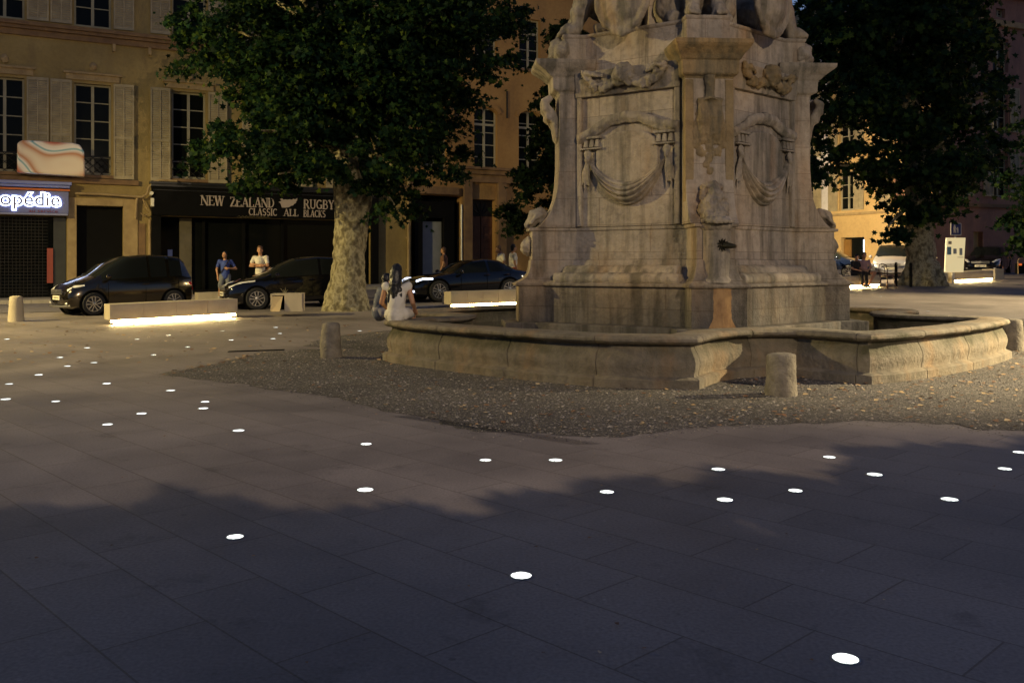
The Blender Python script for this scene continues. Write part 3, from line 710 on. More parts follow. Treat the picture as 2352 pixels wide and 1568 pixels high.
def wall_mesh(fr, L, H, holes, mat, par, thick=.35, x0=0, zb=-1.5, arched=()):
    """wall with rectangular openings and reveals; holes: (x0,x1,z0,z1)"""
    bm = NB(); xs = sorted({x0, L} | {h[0] for h in holes} | {h[1] for h in holes}); zs = sorted({zb, H} | {h[2] for h in holes} | {h[3] for h in holes})
    for a, b in zip(xs, xs[1:]):
        for c, d in zip(zs, zs[1:]):
            mx, mz = (a + b) / 2, (c + d) / 2
            if any(h[0] < mx < h[1] and h[2] < mz < h[3] for h in holes): continue
            bm.faces.new([bm.verts.new(fr.p(*q)) for q in ((a, 0, c), (b, 0, c), (b, 0, d), (a, 0, d))])
    for a, b, c, d in holes:
        for q in (((a, 0, c), (a, -thick, c), (a, -thick, d), (a, 0, d)), ((b, 0, c), (b, 0, d), (b, -thick, d), (b, -thick, c)),
                  ((a, 0, c), (b, 0, c), (b, -thick, c), (a, -thick, c)), ((a, 0, d), (a, -thick, d), (b, -thick, d), (b, 0, d))):
            bm.faces.new([bm.verts.new(fr.p(*p)) for p in q])
    # depth of the house behind
    for q in (((x0, 0, zb), (x0, 0, H), (x0, -9, H), (x0, -9, zb)), ((L, 0, zb), (L, -9, zb), (L, -9, H), (L, 0, H)), ((x0, 0, H), (L, 0, H), (L, -9, H), (x0, -9, H)), ((x0, -9, zb), (x0, -9, H), (L, -9, H), (L, -9, zb))):
        bm.faces.new([bm.verts.new(fr.p(*p)) for p in q])
    bmesh.ops.remove_doubles(bm, verts=bm.verts, dist=.0005)
    return obj("wall", bm, mat, par)
def shutter(fr, par, x0, x1, z0, z1, tilt=0, y=.035):
    bm = NB(); t = .055
    f2 = Frame(fr.p(x0, y, 0), fr.ex * math.cos(tilt) + fr.ey * math.sin(tilt), fr.ey * math.cos(tilt) - fr.ex * math.sin(tilt)); w = x1 - x0
    f2.box(bm, 0, t, 0, .045, z0, z1); f2.box(bm, w - t, w, 0, .045, z0, z1); f2.box(bm, w / 2 - .02, w / 2 + .02, .002, .047, z0, z1)
    zm = z0 + (z1 - z0) * .42
    for z in (z0, zm, z1 - .1): f2.box(bm, t, w - t, .001, .043, z, z + .1)
    n = int((z1 - z0) / .085)
    for i in range(n):
        z = z0 + (i + .5) * (z1 - z0) / n
        hexa(bm, [f2.p(t, .004, z + .02), f2.p(w - t, .004, z + .02), f2.p(w - t, .034, z - .03), f2.p(t, .034, z - .03),
                  f2.p(t, .004, z + .032), f2.p(w - t, .004, z + .032), f2.p(w - t, .034, z - .018), f2.p(t, .034, z - .018)])
    bm2 = bm; f2.box(bm2, t * .5, w - t * .5, .0, .003, z0 + .01, z1 - .01)
    return obj("shutter", bm, M['shutter'], par)
def part(name, mat, par, fr, boxes, bevel=0, tx=0):
    bm = NB()
    for b in boxes: fr.box(bm, *b, tx)
    return obj(name, bm, mat, par, bevel=bevel)

bz = gz(-14, 34)
b1 = empty("townhouse", FAC.p(6, 0, bz), "ochre rendered townhouse with grey louvred shutters above two shopfronts", "building")
x_w = [.15, 3.0, 6.38, 9.76, 13.14]; Z1, Z1b = 8.10, 4.75; Z2b, Z2 = 10.18, 13.2
holes = [(x - .62, x + .62, Z1b, Z1) for x in x_w] + [(x - .62, x + .62, Z2b, Z2) for x in x_w]
def X(px, py=600): return FAC.xs(px, py)[0]
dx0, dx1 = X(176), X(283); holes.append((dx0, dx1, bz - .2, 3.62))
sx0, sx1 = X(347), X(866); holes.append((sx0 + .25, sx1 - .2, bz - .2, 3.3)); holes.append((-3.8, X(153), bz - .2, 3.2))
wall_mesh(FAC, 15.5, 15.5, holes, M['ochre'], b1, x0=-9, thick=.6)
for i, x in enumerate(x_w):
    window(FAC, b1, x, Z1b, Z1, 1.24, M['frame_w'] if i == 2 else M['frame'], 5)
    window(FAC, b1, x, Z2b, Z2, 1.24, M['frame'], 4)
    for z0, z1 in ((Z1b - .12, Z1 + .06), (Z2b + .02, Z2)):
        tl = .10 if z0 < 9 else .03
        shutter(FAC, b1, x - 1.40, x - .70, z0, z1, tl); shutter(FAC, b1, x + .70, x + 1.40, z0, z1, tl)
    part("lintel_moulding", M['trim'], b1, FAC, [(x - .98, x + .98, -.01, .13, 8.42, 8.50), (x - .90, x + .90, -.01, .07, 8.20, 8.42)], .01)
    bm = NB(); ball(bm, FAC.p(x, .06, 8.72), (.13, .09, .15), 2, ns=.5, seed=i); tube(bm, [FAC.p(x - .1, .07, 8.78), FAC.p(x, .12, 8.66), FAC.p(x + .1, .07, 8.8)], .035, 6)
    obj("keystone_ornament", bm, M['trim'], b1, smooth_deg=40)
    bm = NB()  # diamond grille at the foot of the window
    for j in range(-3, 4):
        for s in (-1, 1):
            xa, xb = x + j * .3 - .35 * s, x + j * .3 + .35 * s; za, zb_ = Z1b + .03, Z1b + .68
            c = lambda xx: min(max(xx, x - .6), x + .6)
            ca, cb = c(xa), c(xb)
            if abs(ca - cb) < .05: continue
            z_a = za + (zb_ - za) * (ca - xa) / (xb - xa); z_b = za + (zb_ - za) * (cb - xa) / (xb - xa)
            tube(bm, [FAC.p(ca, -.12, z_a), FAC.p(cb, -.12, z_b)], .012, 5)
    tube(bm, [FAC.p(x - .61, -.12, Z1b + .7), FAC.p(x + .61, -.12, Z1b + .7)], .02, 6); obj("balcony_grille", bm, M['iron'], b1)
    part("sill", M['trim_dark'], b1, FAC, [(x - .72, x + .72, -.3, .08, Z1b - .12, Z1b)], .01)
part("cornice", M['trim_dark'], b1, FAC, [(-9, 15.45, -.01, .28, 9.96, 10.1), (-9, 15.45, -.01, .20, 9.84, 9.958), (-9, 15.45, -.01, .10, 9.62, 9.838)], .015)
part("cornice_bracket", M['trim'], b1, FAC, [(X(258, 100), X(258, 100) + .1, .0, .19, 9.35, 9.617)], .01)
part("cornice_bracket", M['trim'], b1, FAC, [(X(340, 110), X(340, 110) + .1, .0, .19, 9.35, 9.617)], .01)
part("string_course", M['trim_dark'], b1, FAC, [(-9, X(318), -.01, .13, 4.42, 4.6)], .01)
part("door_leaf", M['black'], b1, FAC, [(dx0 + .02, dx1 - .02, -.40, -.34, bz - .2, 3.6)])
part("door_surround", M['trim'], b1, FAC, [(X(155), dx0 - .003, -.01, .06, bz - .2, 3.9), (dx1 + .003, X(316), -.01, .06, bz - .2, 3.9), (dx0, dx1, -.01, .055, 3.625, 3.89)], .008)
part("wall_patch", M['trim_dark'], b1, FAC, [(X(318), X(334), -.01, .03, bz - .1, 3.0)])
for (px, py, r) in ((367, 207, .1), (392, 168, .06), (363, 225, .05)):
    bm = NB(); x, z = FAC.xs(px, py); lathe(bm, FAC.p(x, -.01, z), [(r, 0), (r, .02), (r * .6, .021)], 12, ax=NF); obj("wall_anchor", bm, M['trim_dark'], b1)
# shop with the lit sign
XL = -3.6; XR = X(157)
s1 = empty("shop_sign", FAC.p(.5, .3, 3.3), "blue shop fascia with glowing white halo letters on the left", "shop sign")
blue_f = simple("blue_fascia", C(.14, .16, .36), C(.11, .13, .29), .4); 
part("fascia_board", blue_f, s1, FAC, [(XL, XR, .02, .30, 3.29, 4.08)], .01)
part("fascia_cornice", simple("blue_cornice", C(.16, .2, .5), C(.12, .15, .4), .35), s1, FAC, [(XL, XR + .1, .01, .48, 4.30, 4.42), (XL, XR + .05, .01, .42, 4.2, 4.297)], .02)
part("orange_strip", simple("orange_strip", C(.65, .17, .03), C(.55, .13, .02), .5), s1, FAC, [(XL, XR + .04, .01, .36, 4.10, 4.16)])
part("fascia_lower_edge", simple("fascia_edge", C(.25, .27, .45), C(.2, .22, .38), .35), s1, FAC, [(XL, XR - .02, .02, .33, 3.22, 3.285)], .008)
def text_mesh(body, size, offset=0, extrude=.01, font=None):
    cu = bpy.data.curves.new("t", 'FONT'); cu.body = body; cu.size = size; cu.offset = offset; cu.extrude = extrude; cu.resolution_u = 3
    o = bpy.data.objects.new("t", cu); me = evaluated(o); bpy.data.objects.remove(o); return me
def place_text(name, body, fr, x0, x1, z, y, mat, par, size, offset=0, extrude=.01):
    """baseline z; stretched to span x0..x1"""
    me = text_mesh(body, size, offset, extrude); xs_ = [v.co.x for v in me.vertices]; a, b = min(xs_), max(xs_); k = (x1 - x0) / (b - a)
    off = rootloc(par)
    for v in me.vertices:
        q = fr.p(x0 + (v.co.x - a) * k, y + v.co.z, z + v.co.y); v.co = q - off
    return obj(name, me, mat, par)
halo = emis("halo_glow", C(.62, .74, 1.0), 4); lilac = simple("lilac_letters", C(.22, .2, .34), C(.18, .17, .3), .5)
xa, xb = X(1, 463), X(137, 463)
zt = FAC.xs(70, 473)[1]
place_text("halo_letters", "opédie", FAC, xa - .05, xb + .05, zt, .325, halo, s1, .66, offset=.042, extrude=.006)
place_text("front_letters", "opédie", FAC, xa, xb, zt, .36, lilac, s1, .66, offset=.004, extrude=.006)
place_text("small_lettering", "au service", FAC, X(66, 487), X(132, 487), FAC.xs(100, 489)[1], .325, simple("dark_red_letters", C(.2, .02, .02), None, .5), s1, .16, extrude=.003)
sh1 = empty("shopfront", FAC.p(.5, 0, bz), "dark shuttered shopfront with see-through grille under the blue sign", "shopfront")
part("shop_glazing", M['glass'], sh1, FAC, [(-3.8, X(152), -.5, -.46, bz, 3.2)])
bm = NB()
for i in range(26):
    z = bz + .1 + i * .115; FAC.box(bm, -3.7, X(110), -.2, -.19, z, z + .018)
for i in range(40): xx = -3.7 + i * .12; 
for i in range(int((X(110) + 3.7) / .12)): xx = -3.7 + i * .12; FAC.box(bm, xx, xx + .015, -.185, -.178, bz, 3.15)
obj("roller_grille", bm, M['iron'], sh1)
part("red_sticker", simple("red_sticker", C(.35, .06, .03), None, .5), sh1, FAC, [(X(108), X(122), -.18, -.16, FAC.xs(115, 650)[1], FAC.xs(115, 570)[1])])
part("side_panel", simple("dark_green_panel", C(.03, .035, .03), C(.02, .022, .02), .5), sh1, FAC, [(X(123), X(152), -.3, -.26, bz, 3.2)])
# painted box above the sign
def mk_swirl():
    t = NT("painted_swirls"); p = t.pos(False, scale=(.5, 1, .9), rot=(0, .7, 0)); w = t.n("TexWave"); w.inputs["Scale"].default_value = .45; w.inputs["Distortion"].default_value = 14; w.inputs["Detail"].default_value = 2
    w.inputs["Detail Scale"].default_value = .7; t.l(p, w.inputs["Vector"])
    t.col(t.ramp(w.outputs["Fac"], [(0, C(.45, .09, .03)), (.16, C(.75, .68, .6)), (.40, C(.85, .8, .74)), (.52, C(.12, .36, .42)), (.64, C(.8, .76, .7)), (.84, C(.5, .2, .07)), (1, C(.8, .68, .52))])); t.b.inputs["Roughness"].default_value = .45; return t.m
x0, x1 = X(38, 365), X(190, 365); zb0, zb1 = FAC.xs(110, 403)[1], FAC.xs(110, 330)[1]
bm = NB(); FAC.prism(bm, [(x0 + .02, zb0), (x1 + .05, zb0 - .05), (x1 + .02, zb1 - .3), (x1 - .12, zb1 - .06), (x1 - .35, zb1 - .01), (x0 + .2, zb1), (x0 + .03, zb1 - .12)], .06, .72)
bx = obj("painted_cabinet", bm, mk_swirl(), None, origin=FAC.p((x0 + x1) / 2, .4, zb0), bevel=.06)
tag(bx, "rounded box painted with cream, rust and teal swirls above the blue shop sign", "cabinet")
# black shopfront with lettering
b2 = empty("black_shopfront", FAC.p((sx0 + sx1) / 2, .2, bz), "wide black shopfront with pale capital lettering and a fern emblem", "shopfront")
zt0, zt1 = 3.32, 4.62
part("fascia_board", M['black'], b2, FAC, [(sx0, sx1, .01, .26, zt0, 4.40)], .01)
part("fascia_moulding", simple("black_trim", C(.02, .02, .02), None, .4), b2, FAC, [(sx0 - .08, sx1 + .08, .01, .40, 4.50, 4.58), (sx0 - .03, sx1 + .03, .01, .34, 4.40, 4.497), (sx0 + .05, sx1 - .05, .265, .285, 4.26, 4.29)], .008)
part("pilaster", M['black'], b2, FAC, [(sx0, sx0 + .33, .01, .22, bz - .1, zt0 - .003)], .01)
part("pilaster", M['black'], b2, FAC, [(sx1 - .3, sx1, .01, .22, bz - .1, zt0 - .003)], .01)
part("display_glass", M['glass'], b2, FAC, [(sx0 + .33, sx1 - .3, -.45, -.42, bz + .3, 3.3)])
part("stall_riser", M['black'], b2, FAC, [(sx0 + .33, sx1 - .3, -.45, .02, bz - .1, bz + .3)], .01)
for a, b in ((X(468), X(474)), (X(560), X(567)), (X(650), X(656))): part("mullion", M['black'], b2, FAC, [(a, b, -.41, -.3, bz + .3, 3.3)])
part("side_panel", simple("dim_beige_panel", C(.12, .10, .06), C(.08, .07, .045), .7), b2, FAC, [(X(415), X(443), -.38, -.3, bz + .3, 3.25)])
part("poster", simple("blue_poster", C(.12, .18, .45), C(.1, .15, .35), .5), b2, FAC, [(X(388), X(399), -.38, -.36, FAC.xs(393, 593)[1], FAC.xs(393, 573)[1])])
# serif capitals drawn with strokes
def arc(cx, cz, rx, rz, a0, a1, n=10): return [(cx + rx * math.cos(rad(a0 + (a1 - a0) * i / n)), cz + rz * math.sin(rad(a0 + (a1 - a0) * i / n))) for i in range(n + 1)]
T, t_ = .17, .07
GL = {'N': (.8, [([(.1, 0), (.1, 1)], t_), ([(.1, 1), (.68, 0)], T), ([(.68, 0), (.68, 1)], t_)]), 'E': (.66, [([(.14, 0), (.14, 1)], T), ([(.1, .97), (.56, .97)], t_), ([(.1, .52), (.45, .52)], t_), ([(.1, .03), (.6, .03)], t_), ([(.56, 1), (.56, .78)], t_), ([(.6, 0), (.6, .24)], t_)]),
 'W': (1.0, [([(.08, 1), (.3, 0)], T), ([(.3, 0), (.5, .9)], t_), ([(.5, 1), (.7, 0)], T), ([(.7, 0), (.92, 1)], t_)]), 'Z': (.68, [([(.08, .96), (.6, .96)], t_), ([(.6, 1), (.1, 0)], T), ([(.08, .04), (.62, .04)], t_), ([(.08, 1), (.08, .78)], t_), ([(.62, 0), (.62, .24)], t_)]),
 'A': (.8, [([(.1, 0), (.4, 1)], t_), ([(.4, 1), (.68, 0)], T), ([(.2, .3), (.6, .3)], t_)]), 'L': (.64, [([(.14, 0), (.14, 1)], T), ([(.1, .03), (.56, .03)], t_), ([(.56, 0), (.56, .26)], t_)]),
 'D': (.78, [([(.14, 0), (.14, 1)], T), ([(.1, .97)] + arc(.3, .5, .34, .47, 90, -90) + [(.1, .03)], .12)]), 'R': (.76, [([(.14, 0), (.14, 1)], T), ([(.1, .97)] + arc(.34, .74, .2, .23, 90, -90) + [(.1, .51)], .1), ([(.36, .52), (.66, 0)], T * .9)]),
 'U': (.76, [([(.14, 1), (.14, .32)] + arc(.38, .3, .24, .27, 180, 360) + [(.62, .3), (.62, 1)], .12)]), 'G': (.8, [(arc(.42, .5, .32, .47, 50, 320), .14), ([(.66, 0.08), (.66, .44)], T), ([(.48, .44), (.76, .44)], t_)]),
 'B': (.72, [([(.14, 0), (.14, 1)], T), ([(.1, .97)] + arc(.34, .75, .19, .22, 90, -90) + [(.1, .53)], .1), ([(.3, .52)] + arc(.36, .27, .23, .25, 90, -90) + [(.1, .03)], .11)]), 'Y': (.74, [([(.1, 1), (.37, .5)], T), ([(.66, 1), (.37, .5)], t_), ([(.37, .5), (.37, 0)], T)]),
 'C': (.76, [(arc(.42, .5, .32, .47, 48, 312), .14)]), 'S': (.66, [(arc(.33, .73, .2, .24, 40, 270, 9) + arc(.33, .26, .22, .24, 90, -140, 9), .14)]), 'I': (.36, [([(.18, 0), (.18, 1)], T)]),
 'K': (.76, [([(.14, 0), (.14, 1)], T), ([(.6, 1), (.2, .45)], t_), ([(.28, .55), (.66, 0)], T)]), ' ': (.55, [])}
SER = {'N': [(.1, 0), (.1, 1), (.68, 1)], 'L': [(.14, 1), (.14, 0)], 'A': [(.1, 0), (.68, 0)], 'W': [(.08, 1), (.5, 1), (.92, 1)], 'D': [(.14, 1), (.14, 0)], 'R': [(.14, 0), (.66, 0)], 'U': [(.14, 1), (.62, 1)], 'B': [(.14, 0)], 'Y': [(.1, 1), (.66, 1), (.37, 0)], 'I': [(.18, 0), (.18, 1)], 'K': [(.14, 0), (.14, 1), (.6, 1), (.66, 0)], 'E': [(.14, 0)]}
def strokes(name, text, fr, x0, x1, z, h, y, mat, par):
    bm = NB(); tot = sum(GL[c][0] for c in text); k = (x1 - x0) / tot; x = x0; n = 0
    def seg(a, b, w):
        nonlocal n; w *= min(1, .35 + .65 * k / h); n += 1; dx, dz = b[0] - a[0], b[1] - a[1]; L = math.hypot(dx, dz) or 1e-6; ux, uz = dx / L, dz / L; e = .2 * w; yy = y + .0007 * (n % 9)
        a = (a[0] - ux * e, a[1] - uz * e); b = (b[0] + ux * e, b[1] + uz * e); vx, vz = -uz * w / 2, ux * w / 2
        poly = [(a[0] - vx, a[1] - vz), (b[0] - vx, b[1] - vz), (b[0] + vx, b[1] + vz), (a[0] + vx, a[1] + vz)]
        fr.prism(bm, poly, y - .03, yy + .012)
    for c in text:
        w, st = GL[c]
        for pts, tw in st:
            q = [(x + px * k, z + pz * h) for px, pz in pts]
            for a, b in zip(q, q[1:]): seg(a, b, tw * h * .95)
        for sx, sz in SER.get(c, []): seg((x + (sx - .14) * k, z + (sz + (.03 if sz == 0 else -.03)) * h), (x + (sx + .14) * k, z + (sz + (.03 if sz == 0 else -.03)) * h), .06 * h)
        x += w * k
    bmesh.ops.recalc_face_normals(bm, faces=bm.faces)
    return obj(name, bm, mat, par)
pale = simple("pale_lettering", C(.46, .38, .33), C(.42, .35, .3), .6)
def zz(px, py): return FAC.xs(px, py)[1]
yS = .27
FS = Frame(FAC.p(0, 0, 0), D, NF)
def XF(px, py): return Frame(FAC.p(0, yS, 0), D, NF).xs(px, py)
h1 = XF(460, 449)[1] - XF(460, 471)[1]; h2 = XF(571, 478)[1] - XF(571, 494)[1]
for txt, pa, pb, py, hh in (("NEW", 461, 515, 471, h1), ("ZEALAND", 528, 631, 474, h1), ("RUGBY", 697, 768, 479, h1), ("CLASSIC", 571, 637, 494, h2), ("ALL", 651, 686, 496, h2), ("BLACKS", 697, 748, 498, h2)):
    strokes("lettering", txt, FAC, XF(pa, py)[0], XF(pb, py)[0], XF(pa, py)[1], hh, yS, pale, b2)
fern = [(640, 464), (647, 461), (643, 457), (648, 456), (651, 459), (656, 458), (660, 459), (665, 458), (670, 459), (674, 457), (678, 458), (683, 455), (682, 461), (680, 463), (680, 466), (675, 469), (673, 472), (668, 473), (664, 476), (658, 477), (652, 477), (648, 477), (646, 473), (645, 469), (644, 467)]
bm = NB(); FAC.prism(bm, [XF(*p) for p in fern], yS - .02, yS + .015); bmesh.ops.recalc_face_normals(bm, faces=bm.faces); obj("fern_emblem", bm, pale, b2)
bm = NB()
for i in range(9): x = XF(545, 500)[0] + i * .14; tube(bm, [FAC.p(x, .27, zz(575, 501) - .0), FAC.p(x + .07, .27, zz(575, 497)), FAC.p(x + .14, .27, zz(575, 501))], .012, 5)
obj("scrollwork", bm, simple("dim_gold", C(.14, .11, .05), None, .6), b2)
# cables, pipe and small lamp between the shops
cb = empty("wall_cable", FAC.p(X(330), .1, 3), "pale conduit and knotted cables climbing the wall between the two shops", "cable")
pp = [(172, 445), (230, 447), (290, 451), (325, 454), (336, 447), (340, 432), (350, 420), (365, 415), (405, 417)]
bm = NB(); tube(bm, [FAC.p(FAC.xs(*p)[0], .2, FAC.xs(*p)[1]) for p in pp], .045, 8); obj("conduit", bm, M['trim'], cb, smooth_deg=50)
bm = NB(); tube(bm, [FAC.p(X(314, 455), .16, zz(314, 455)), FAC.p(X(312, 470), .16, zz(312, 470)), FAC.p(X(310, 503), .16, zz(310, 503))], .05, 8)
tube(bm, [FAC.p(X(326, 455), .14, zz(326, 455)), FAC.p(X(335, 480), .18, zz(335, 480)), FAC.p(X(345, 490), .15, zz(345, 490)), FAC.p(X(330, 497), .15, zz(330, 497)), FAC.p(X(322, 490), .15, zz(322, 490))], .025, 6)
obj("loose_cable", bm, M['trim'], cb, smooth_deg=50)
bm = NB(); tube(bm, [FAC.p(X(343, 505), .12, zz(343, 505)), FAC.p(X(343, 590), .12, bz)], .05, 8); obj("drain_stub", bm, M['trim'], cb)
lp = obj("lamp_box", (lambda b: (FAC.box(b, X(345, 465), X(352, 465), .1, .3, zz(348, 475), zz(348, 456)), b)[1])(NB()), M['cream'], None, origin=FAC.p(X(348, 465), .2, zz(348, 475)), bevel=.01)
tag(lp, "small cream wall box beside the black shop fascia", "wall box")
cam_b = obj("security_camera", (lambda b: (tube(b, [FAC.p(X(346, 445), .1, zz(346, 447)), FAC.p(X(346, 445), .35, zz(346, 445))], .07, 8), b)[1])(NB()), M['cream'], None, origin=FAC.p(X(346, 445), .2, zz(346, 447)))
tag(cam_b, "white cylindrical camera on the wall above the cream box", "camera")

# ---------------- second house with arched windows
b3 = empty("golden_house", FAC.p(22, 0, .4), "golden rendered house with arched windows and a brown studded double door", "building")
W2c = [X(998, 330), X(1116, 320), X(1217, 320), X(1217, 320) + 2.4]
h2_ = []; zA0, zA1 = zz(1116, 388), zz(1116, 247)
for x in W2c[:3] + W2c[3:]: h2_.append((x - .58, x + .58, zA0, zA1))
zB0, zB1 = zz(1217, 160), zz(1217, 44)
for x in W2c: h2_.append((x - .55, x + .55, zB0, zB1))
px_d = (1084, 1138); dd = (X(px_d[0], 560), X(px_d[1], 560)); zd = zz(1110, 458); h2_.append((dd[0], dd[1], 0, zd))
g2 = .45; sh = (X(893), X(1060)); h2_.append((sh[0], sh[1], g2, zz(990, 448)))
wall_mesh(FAC, 34, 15.0, h2_, M['ochre2'], b3, x0=15.52, thick=.6, zb=-.5)
for i, x in enumerate(W2c):
    window(FAC, b3, x, zA0, zA1, 1.16, M['frame_w'], 5, trn=zA1 - .75); window(FAC, b3, x, zB0, zB1, 1.1, M['frame_w'], 5, trn=zB1 - .65)
    bm = NB(); R = 1.05
    outer = [(x + .76 * math.cos(a), zA1 - .24 + .44 * math.sin(a)) for a in np.linspace(0, math.pi, 13)]; inner_ = [(x + .58 * math.cos(a), zA1 - .26 + .29 * math.sin(a)) for a in np.linspace(math.pi, 0, 13)]
    FAC.prism(bm, outer + inner_, -.02, .07); bmesh.ops.recalc_face_normals(bm, faces=bm.faces); obj("arch_moulding", bm, M['ochre2'], b3)
    bm = NB(); spn = [(x - .581, zA1 + .002), (x + .581, zA1 + .002)] + [(x + .581 * math.cos(a), zA1 - .30 + .29 * math.sin(a)) for a in np.linspace(0, math.pi, 13)]
    FAC.prism(bm, spn, -.27, -.003); bmesh.ops.recalc_face_normals(bm, faces=bm.faces); obj("arch_head", bm, M['ochre2'], b3)
    part("sill", M['trim_dark'], b3, FAC, [(x - .72, x + .72, -.1, .1, zA0 - .12, zA0)], .01); part("sill", M['trim_dark'], b3, FAC, [(x - .7, x + .7, -.1, .1, zB0 - .12, zB0)], .01)
for px in (1164, 1045): 
    x = X(px, 250); bm = NB(); tube(bm, [FAC.p(x, .03, zz(px, 272)), FAC.p(x, .03, zz(px, 210))], .04, 6); obj("iron_tie", bm, M['iron'], b3)
xd0, xd1 = X(1052, 420), X(1180, 420)
part("door_cornice", M['trim_dark'], b3, FAC, [(xd0, xd1, -.01, .45, zz(1110, 392), zz(1110, 386)), (xd0 + .1, xd1 - .1, -.01, .32, zz(1110, 402), zz(1110, 392) - .003), (xd0 + .15, xd1 - .15, -.01, .18, zz(1110, 420), zz(1110, 402) - .003)], .015)
part("door_pier", M['trim_dark'], b3, FAC, [(X(1062, 500), dd[0] - .05, -.01, .2, g2 - .3, zz(1110, 420) - .003)], .015)
part("door_pier", M['trim_dark'], b3, FAC, [(dd[1] + .05, X(1160, 500), -.01, .2, g2 - .3, zz(1110, 420) - .003)], .015)
wood = simple("brown_door_wood", C(.12, .045, .018), C(.07, .025, .01), .6, sc=5, bump=.004)
for s in (0, 1):
    a = dd[0] + .02 + s * (dd[1] - dd[0]) / 2; b = a + (dd[1] - dd[0]) / 2 - .04; bm = NB(); FAC.box(bm, a, b, -.38, -.32, g2 - .3, zd - .75)
    for z0 in np.linspace(g2 + .1, zd - 1.75, 3): FAC.box(bm, a + .12, b - .12, -.319, -.29, z0, z0 + .75, .03)
    for i in range(5):
        for j in range(9): ball(bm, FAC.p(a + .1 + i * (b - a - .2) / 4, -.30, g2 + .1 + j * .33), .022, 1)
    obj("door_leaf", bm, wood, b3)
bm = NB(); FAC.box(bm, dd[0], dd[1], -.39, -.33, zd - .74, zd)
for i in range(7):
    a = math.pi * i / 6; c = (dd[0] + dd[1]) / 2; tube(bm, [FAC.p(c, -.3, zd - .72), FAC.p(c + .5 * math.cos(a), -.3, zd - .72 + .62 * math.sin(a))], .025, 6)
obj("fanlight", bm, M['iron'], b3)
part("shop_recess", M['dark'], b3, FAC, [(sh[0], sh[1], -.59, -.5, 0, zz(990, 448))])
part("roller_shutter", simple("pale_grey_shutter", C(.25, .26, .28), C(.2, .21, .23), .5), b3, FAC, [(X(974), X(1022), -.45, -.4, .3, zz(998, 508))])
part("shop_frame", M['black'], b3, FAC, [(X(1022), X(1046), -.3, -.1, .3, zz(1030, 460)), (X(955), X(973), -.3, -.1, .3, zz(965, 460)), (X(955), X(1046), -.29, -.11, zz(998, 500), zz(998, 462))])
part("shop_shelf", simple("dim_shelf", C(.12, .11, .07), None, .8), b3, FAC, [(X(895), X(925), -.45, -.3, .4, zz(910, 610)), (X(897), X(926), -.45, -.3, zz(910, 570), zz(910, 540))])
part("fascia", M['trim_dark'], b3, FAC, [(X(868, 430), X(1050, 430), -.01, .22, zz(960, 445), zz(960, 428))], .01)
for px, nm in ((936, "iron drainpipe on the house wall left of the pale roller shutter"), (1058, "slim pale pipe on the wall left of the brown double door")):
    bm = NB(); x = X(px, 520); tube(bm, [FAC.p(x, .12, .3), FAC.p(x, .12, zz(px, 470 if px > 1000 else 300))], .055, 8)
    for z in (1.2, 2.6, 3.4): FAC.box(bm, x - .08, x + .08, 0, .14, z, z + .05)
    tag(obj("drainpipe", bm, M['metal'] if px > 1000 else M['trim'], None, origin=FAC.p(x, .12, .3)), nm, "drainpipe", "pipes on the house walls")

# ---------------- right hand street
YC = Vector((21.6, 47.0, .9)); YD = Vector((-.472, .881, 0)).normalized(); YN = Vector((-YD.y, YD.x, 0))
if YN.dot(-YC) < 0: YN = -YN
YF = Frame(YC, YD, YN)
def yx(px, py): return YF.xs(px, py)
b4 = empty("yellow_house", YC, "yellow rendered house with grey shutters over a lit shop doorway", "building")
ylen = yx(1906, 560)[0]
top1 = yx(1906, 492)[1]
hy = []; wy = []
for pa, pb in ((1936, 1952),): 
    a, b = sorted((yx(pa, 470)[0], yx(pb, 470)[0])); wy.append((a, b))
a, b = wy[0]; wd = b - a
wyc = [(a + b) / 2, (a + b) / 2 - 3.6, (a + b) / 2 - 7.2]
wyc = [c for c in wyc if c > .6]
for lev in range(3):
    for c in wyc: hy.append((c - .55, c + .55, top1 + .15 + lev * 3.5, top1 + 2.35 + lev * 3.5))
da, db = sorted((yx(1932, 580)[0], yx(1985, 580)[0])); dz = yx(1958, 545)[1]; hy.append((da, db, -.8, dz))
ea, eb = sorted((yx(2040, 580)[0], yx(2078, 580)[0])); hy.append((ea, eb, .0, yx(2060, 568)[1]))
wall_mesh(YF, ylen, 14.5, hy, M['yellow'], b4, thick=.4)
for lev in range(3):
    for c in wyc:
        z0, z1 = top1 + .15 + lev * 3.5, top1 + 2.35 + lev * 3.5
        window(YF, b4, c, z0, z1, 1.1, M['frame_w'], 3)
        shutter(YF, b4, c - 1.25, c - .6, z0, z1, .1); shutter(YF, b4, c + .6, c + 1.25, z0, z1, .05)
part("string_course", M['trim'], b4, YF, [(0, ylen, -.01, .15, top1 - .14, top1)], .01)
part("string_course", M['trim'], b4, YF, [(0, ylen, -.01, .12, top1 + 3.3, top1 + 3.45)], .01)
part("shop_door", M['glass'], b4, YF, [(da, db, -.38, -.34, -.8, dz)])
part("lit_door_strip", emis("cool_lit_strip", C(.75, .88, 1), 3.0), b4, YF, [(yx(1981, 580)[0], yx(1975, 580)[0], -.33, -.28, yx(1978, 605)[1], yx(1978, 550)[1])])
part("brown_panel", simple("brown_panel", C(.25, .13, .03), None, .6), b4, YF, [(yx(1948, 580)[0], yx(1933, 580)[0], -.3, -.2, -.5, dz - .1)])
part("shop_window", M['glass'], b4, YF, [(ea, eb, -.3, -.26, .0, yx(2060, 568)[1])]); part("window_frame", M['frame'], b4, YF, [(ea, ea + .08, -.25, .03, 0, yx(2060, 568)[1]), (eb - .08, eb, -.25, .03, 0, yx(2060, 568)[1])])
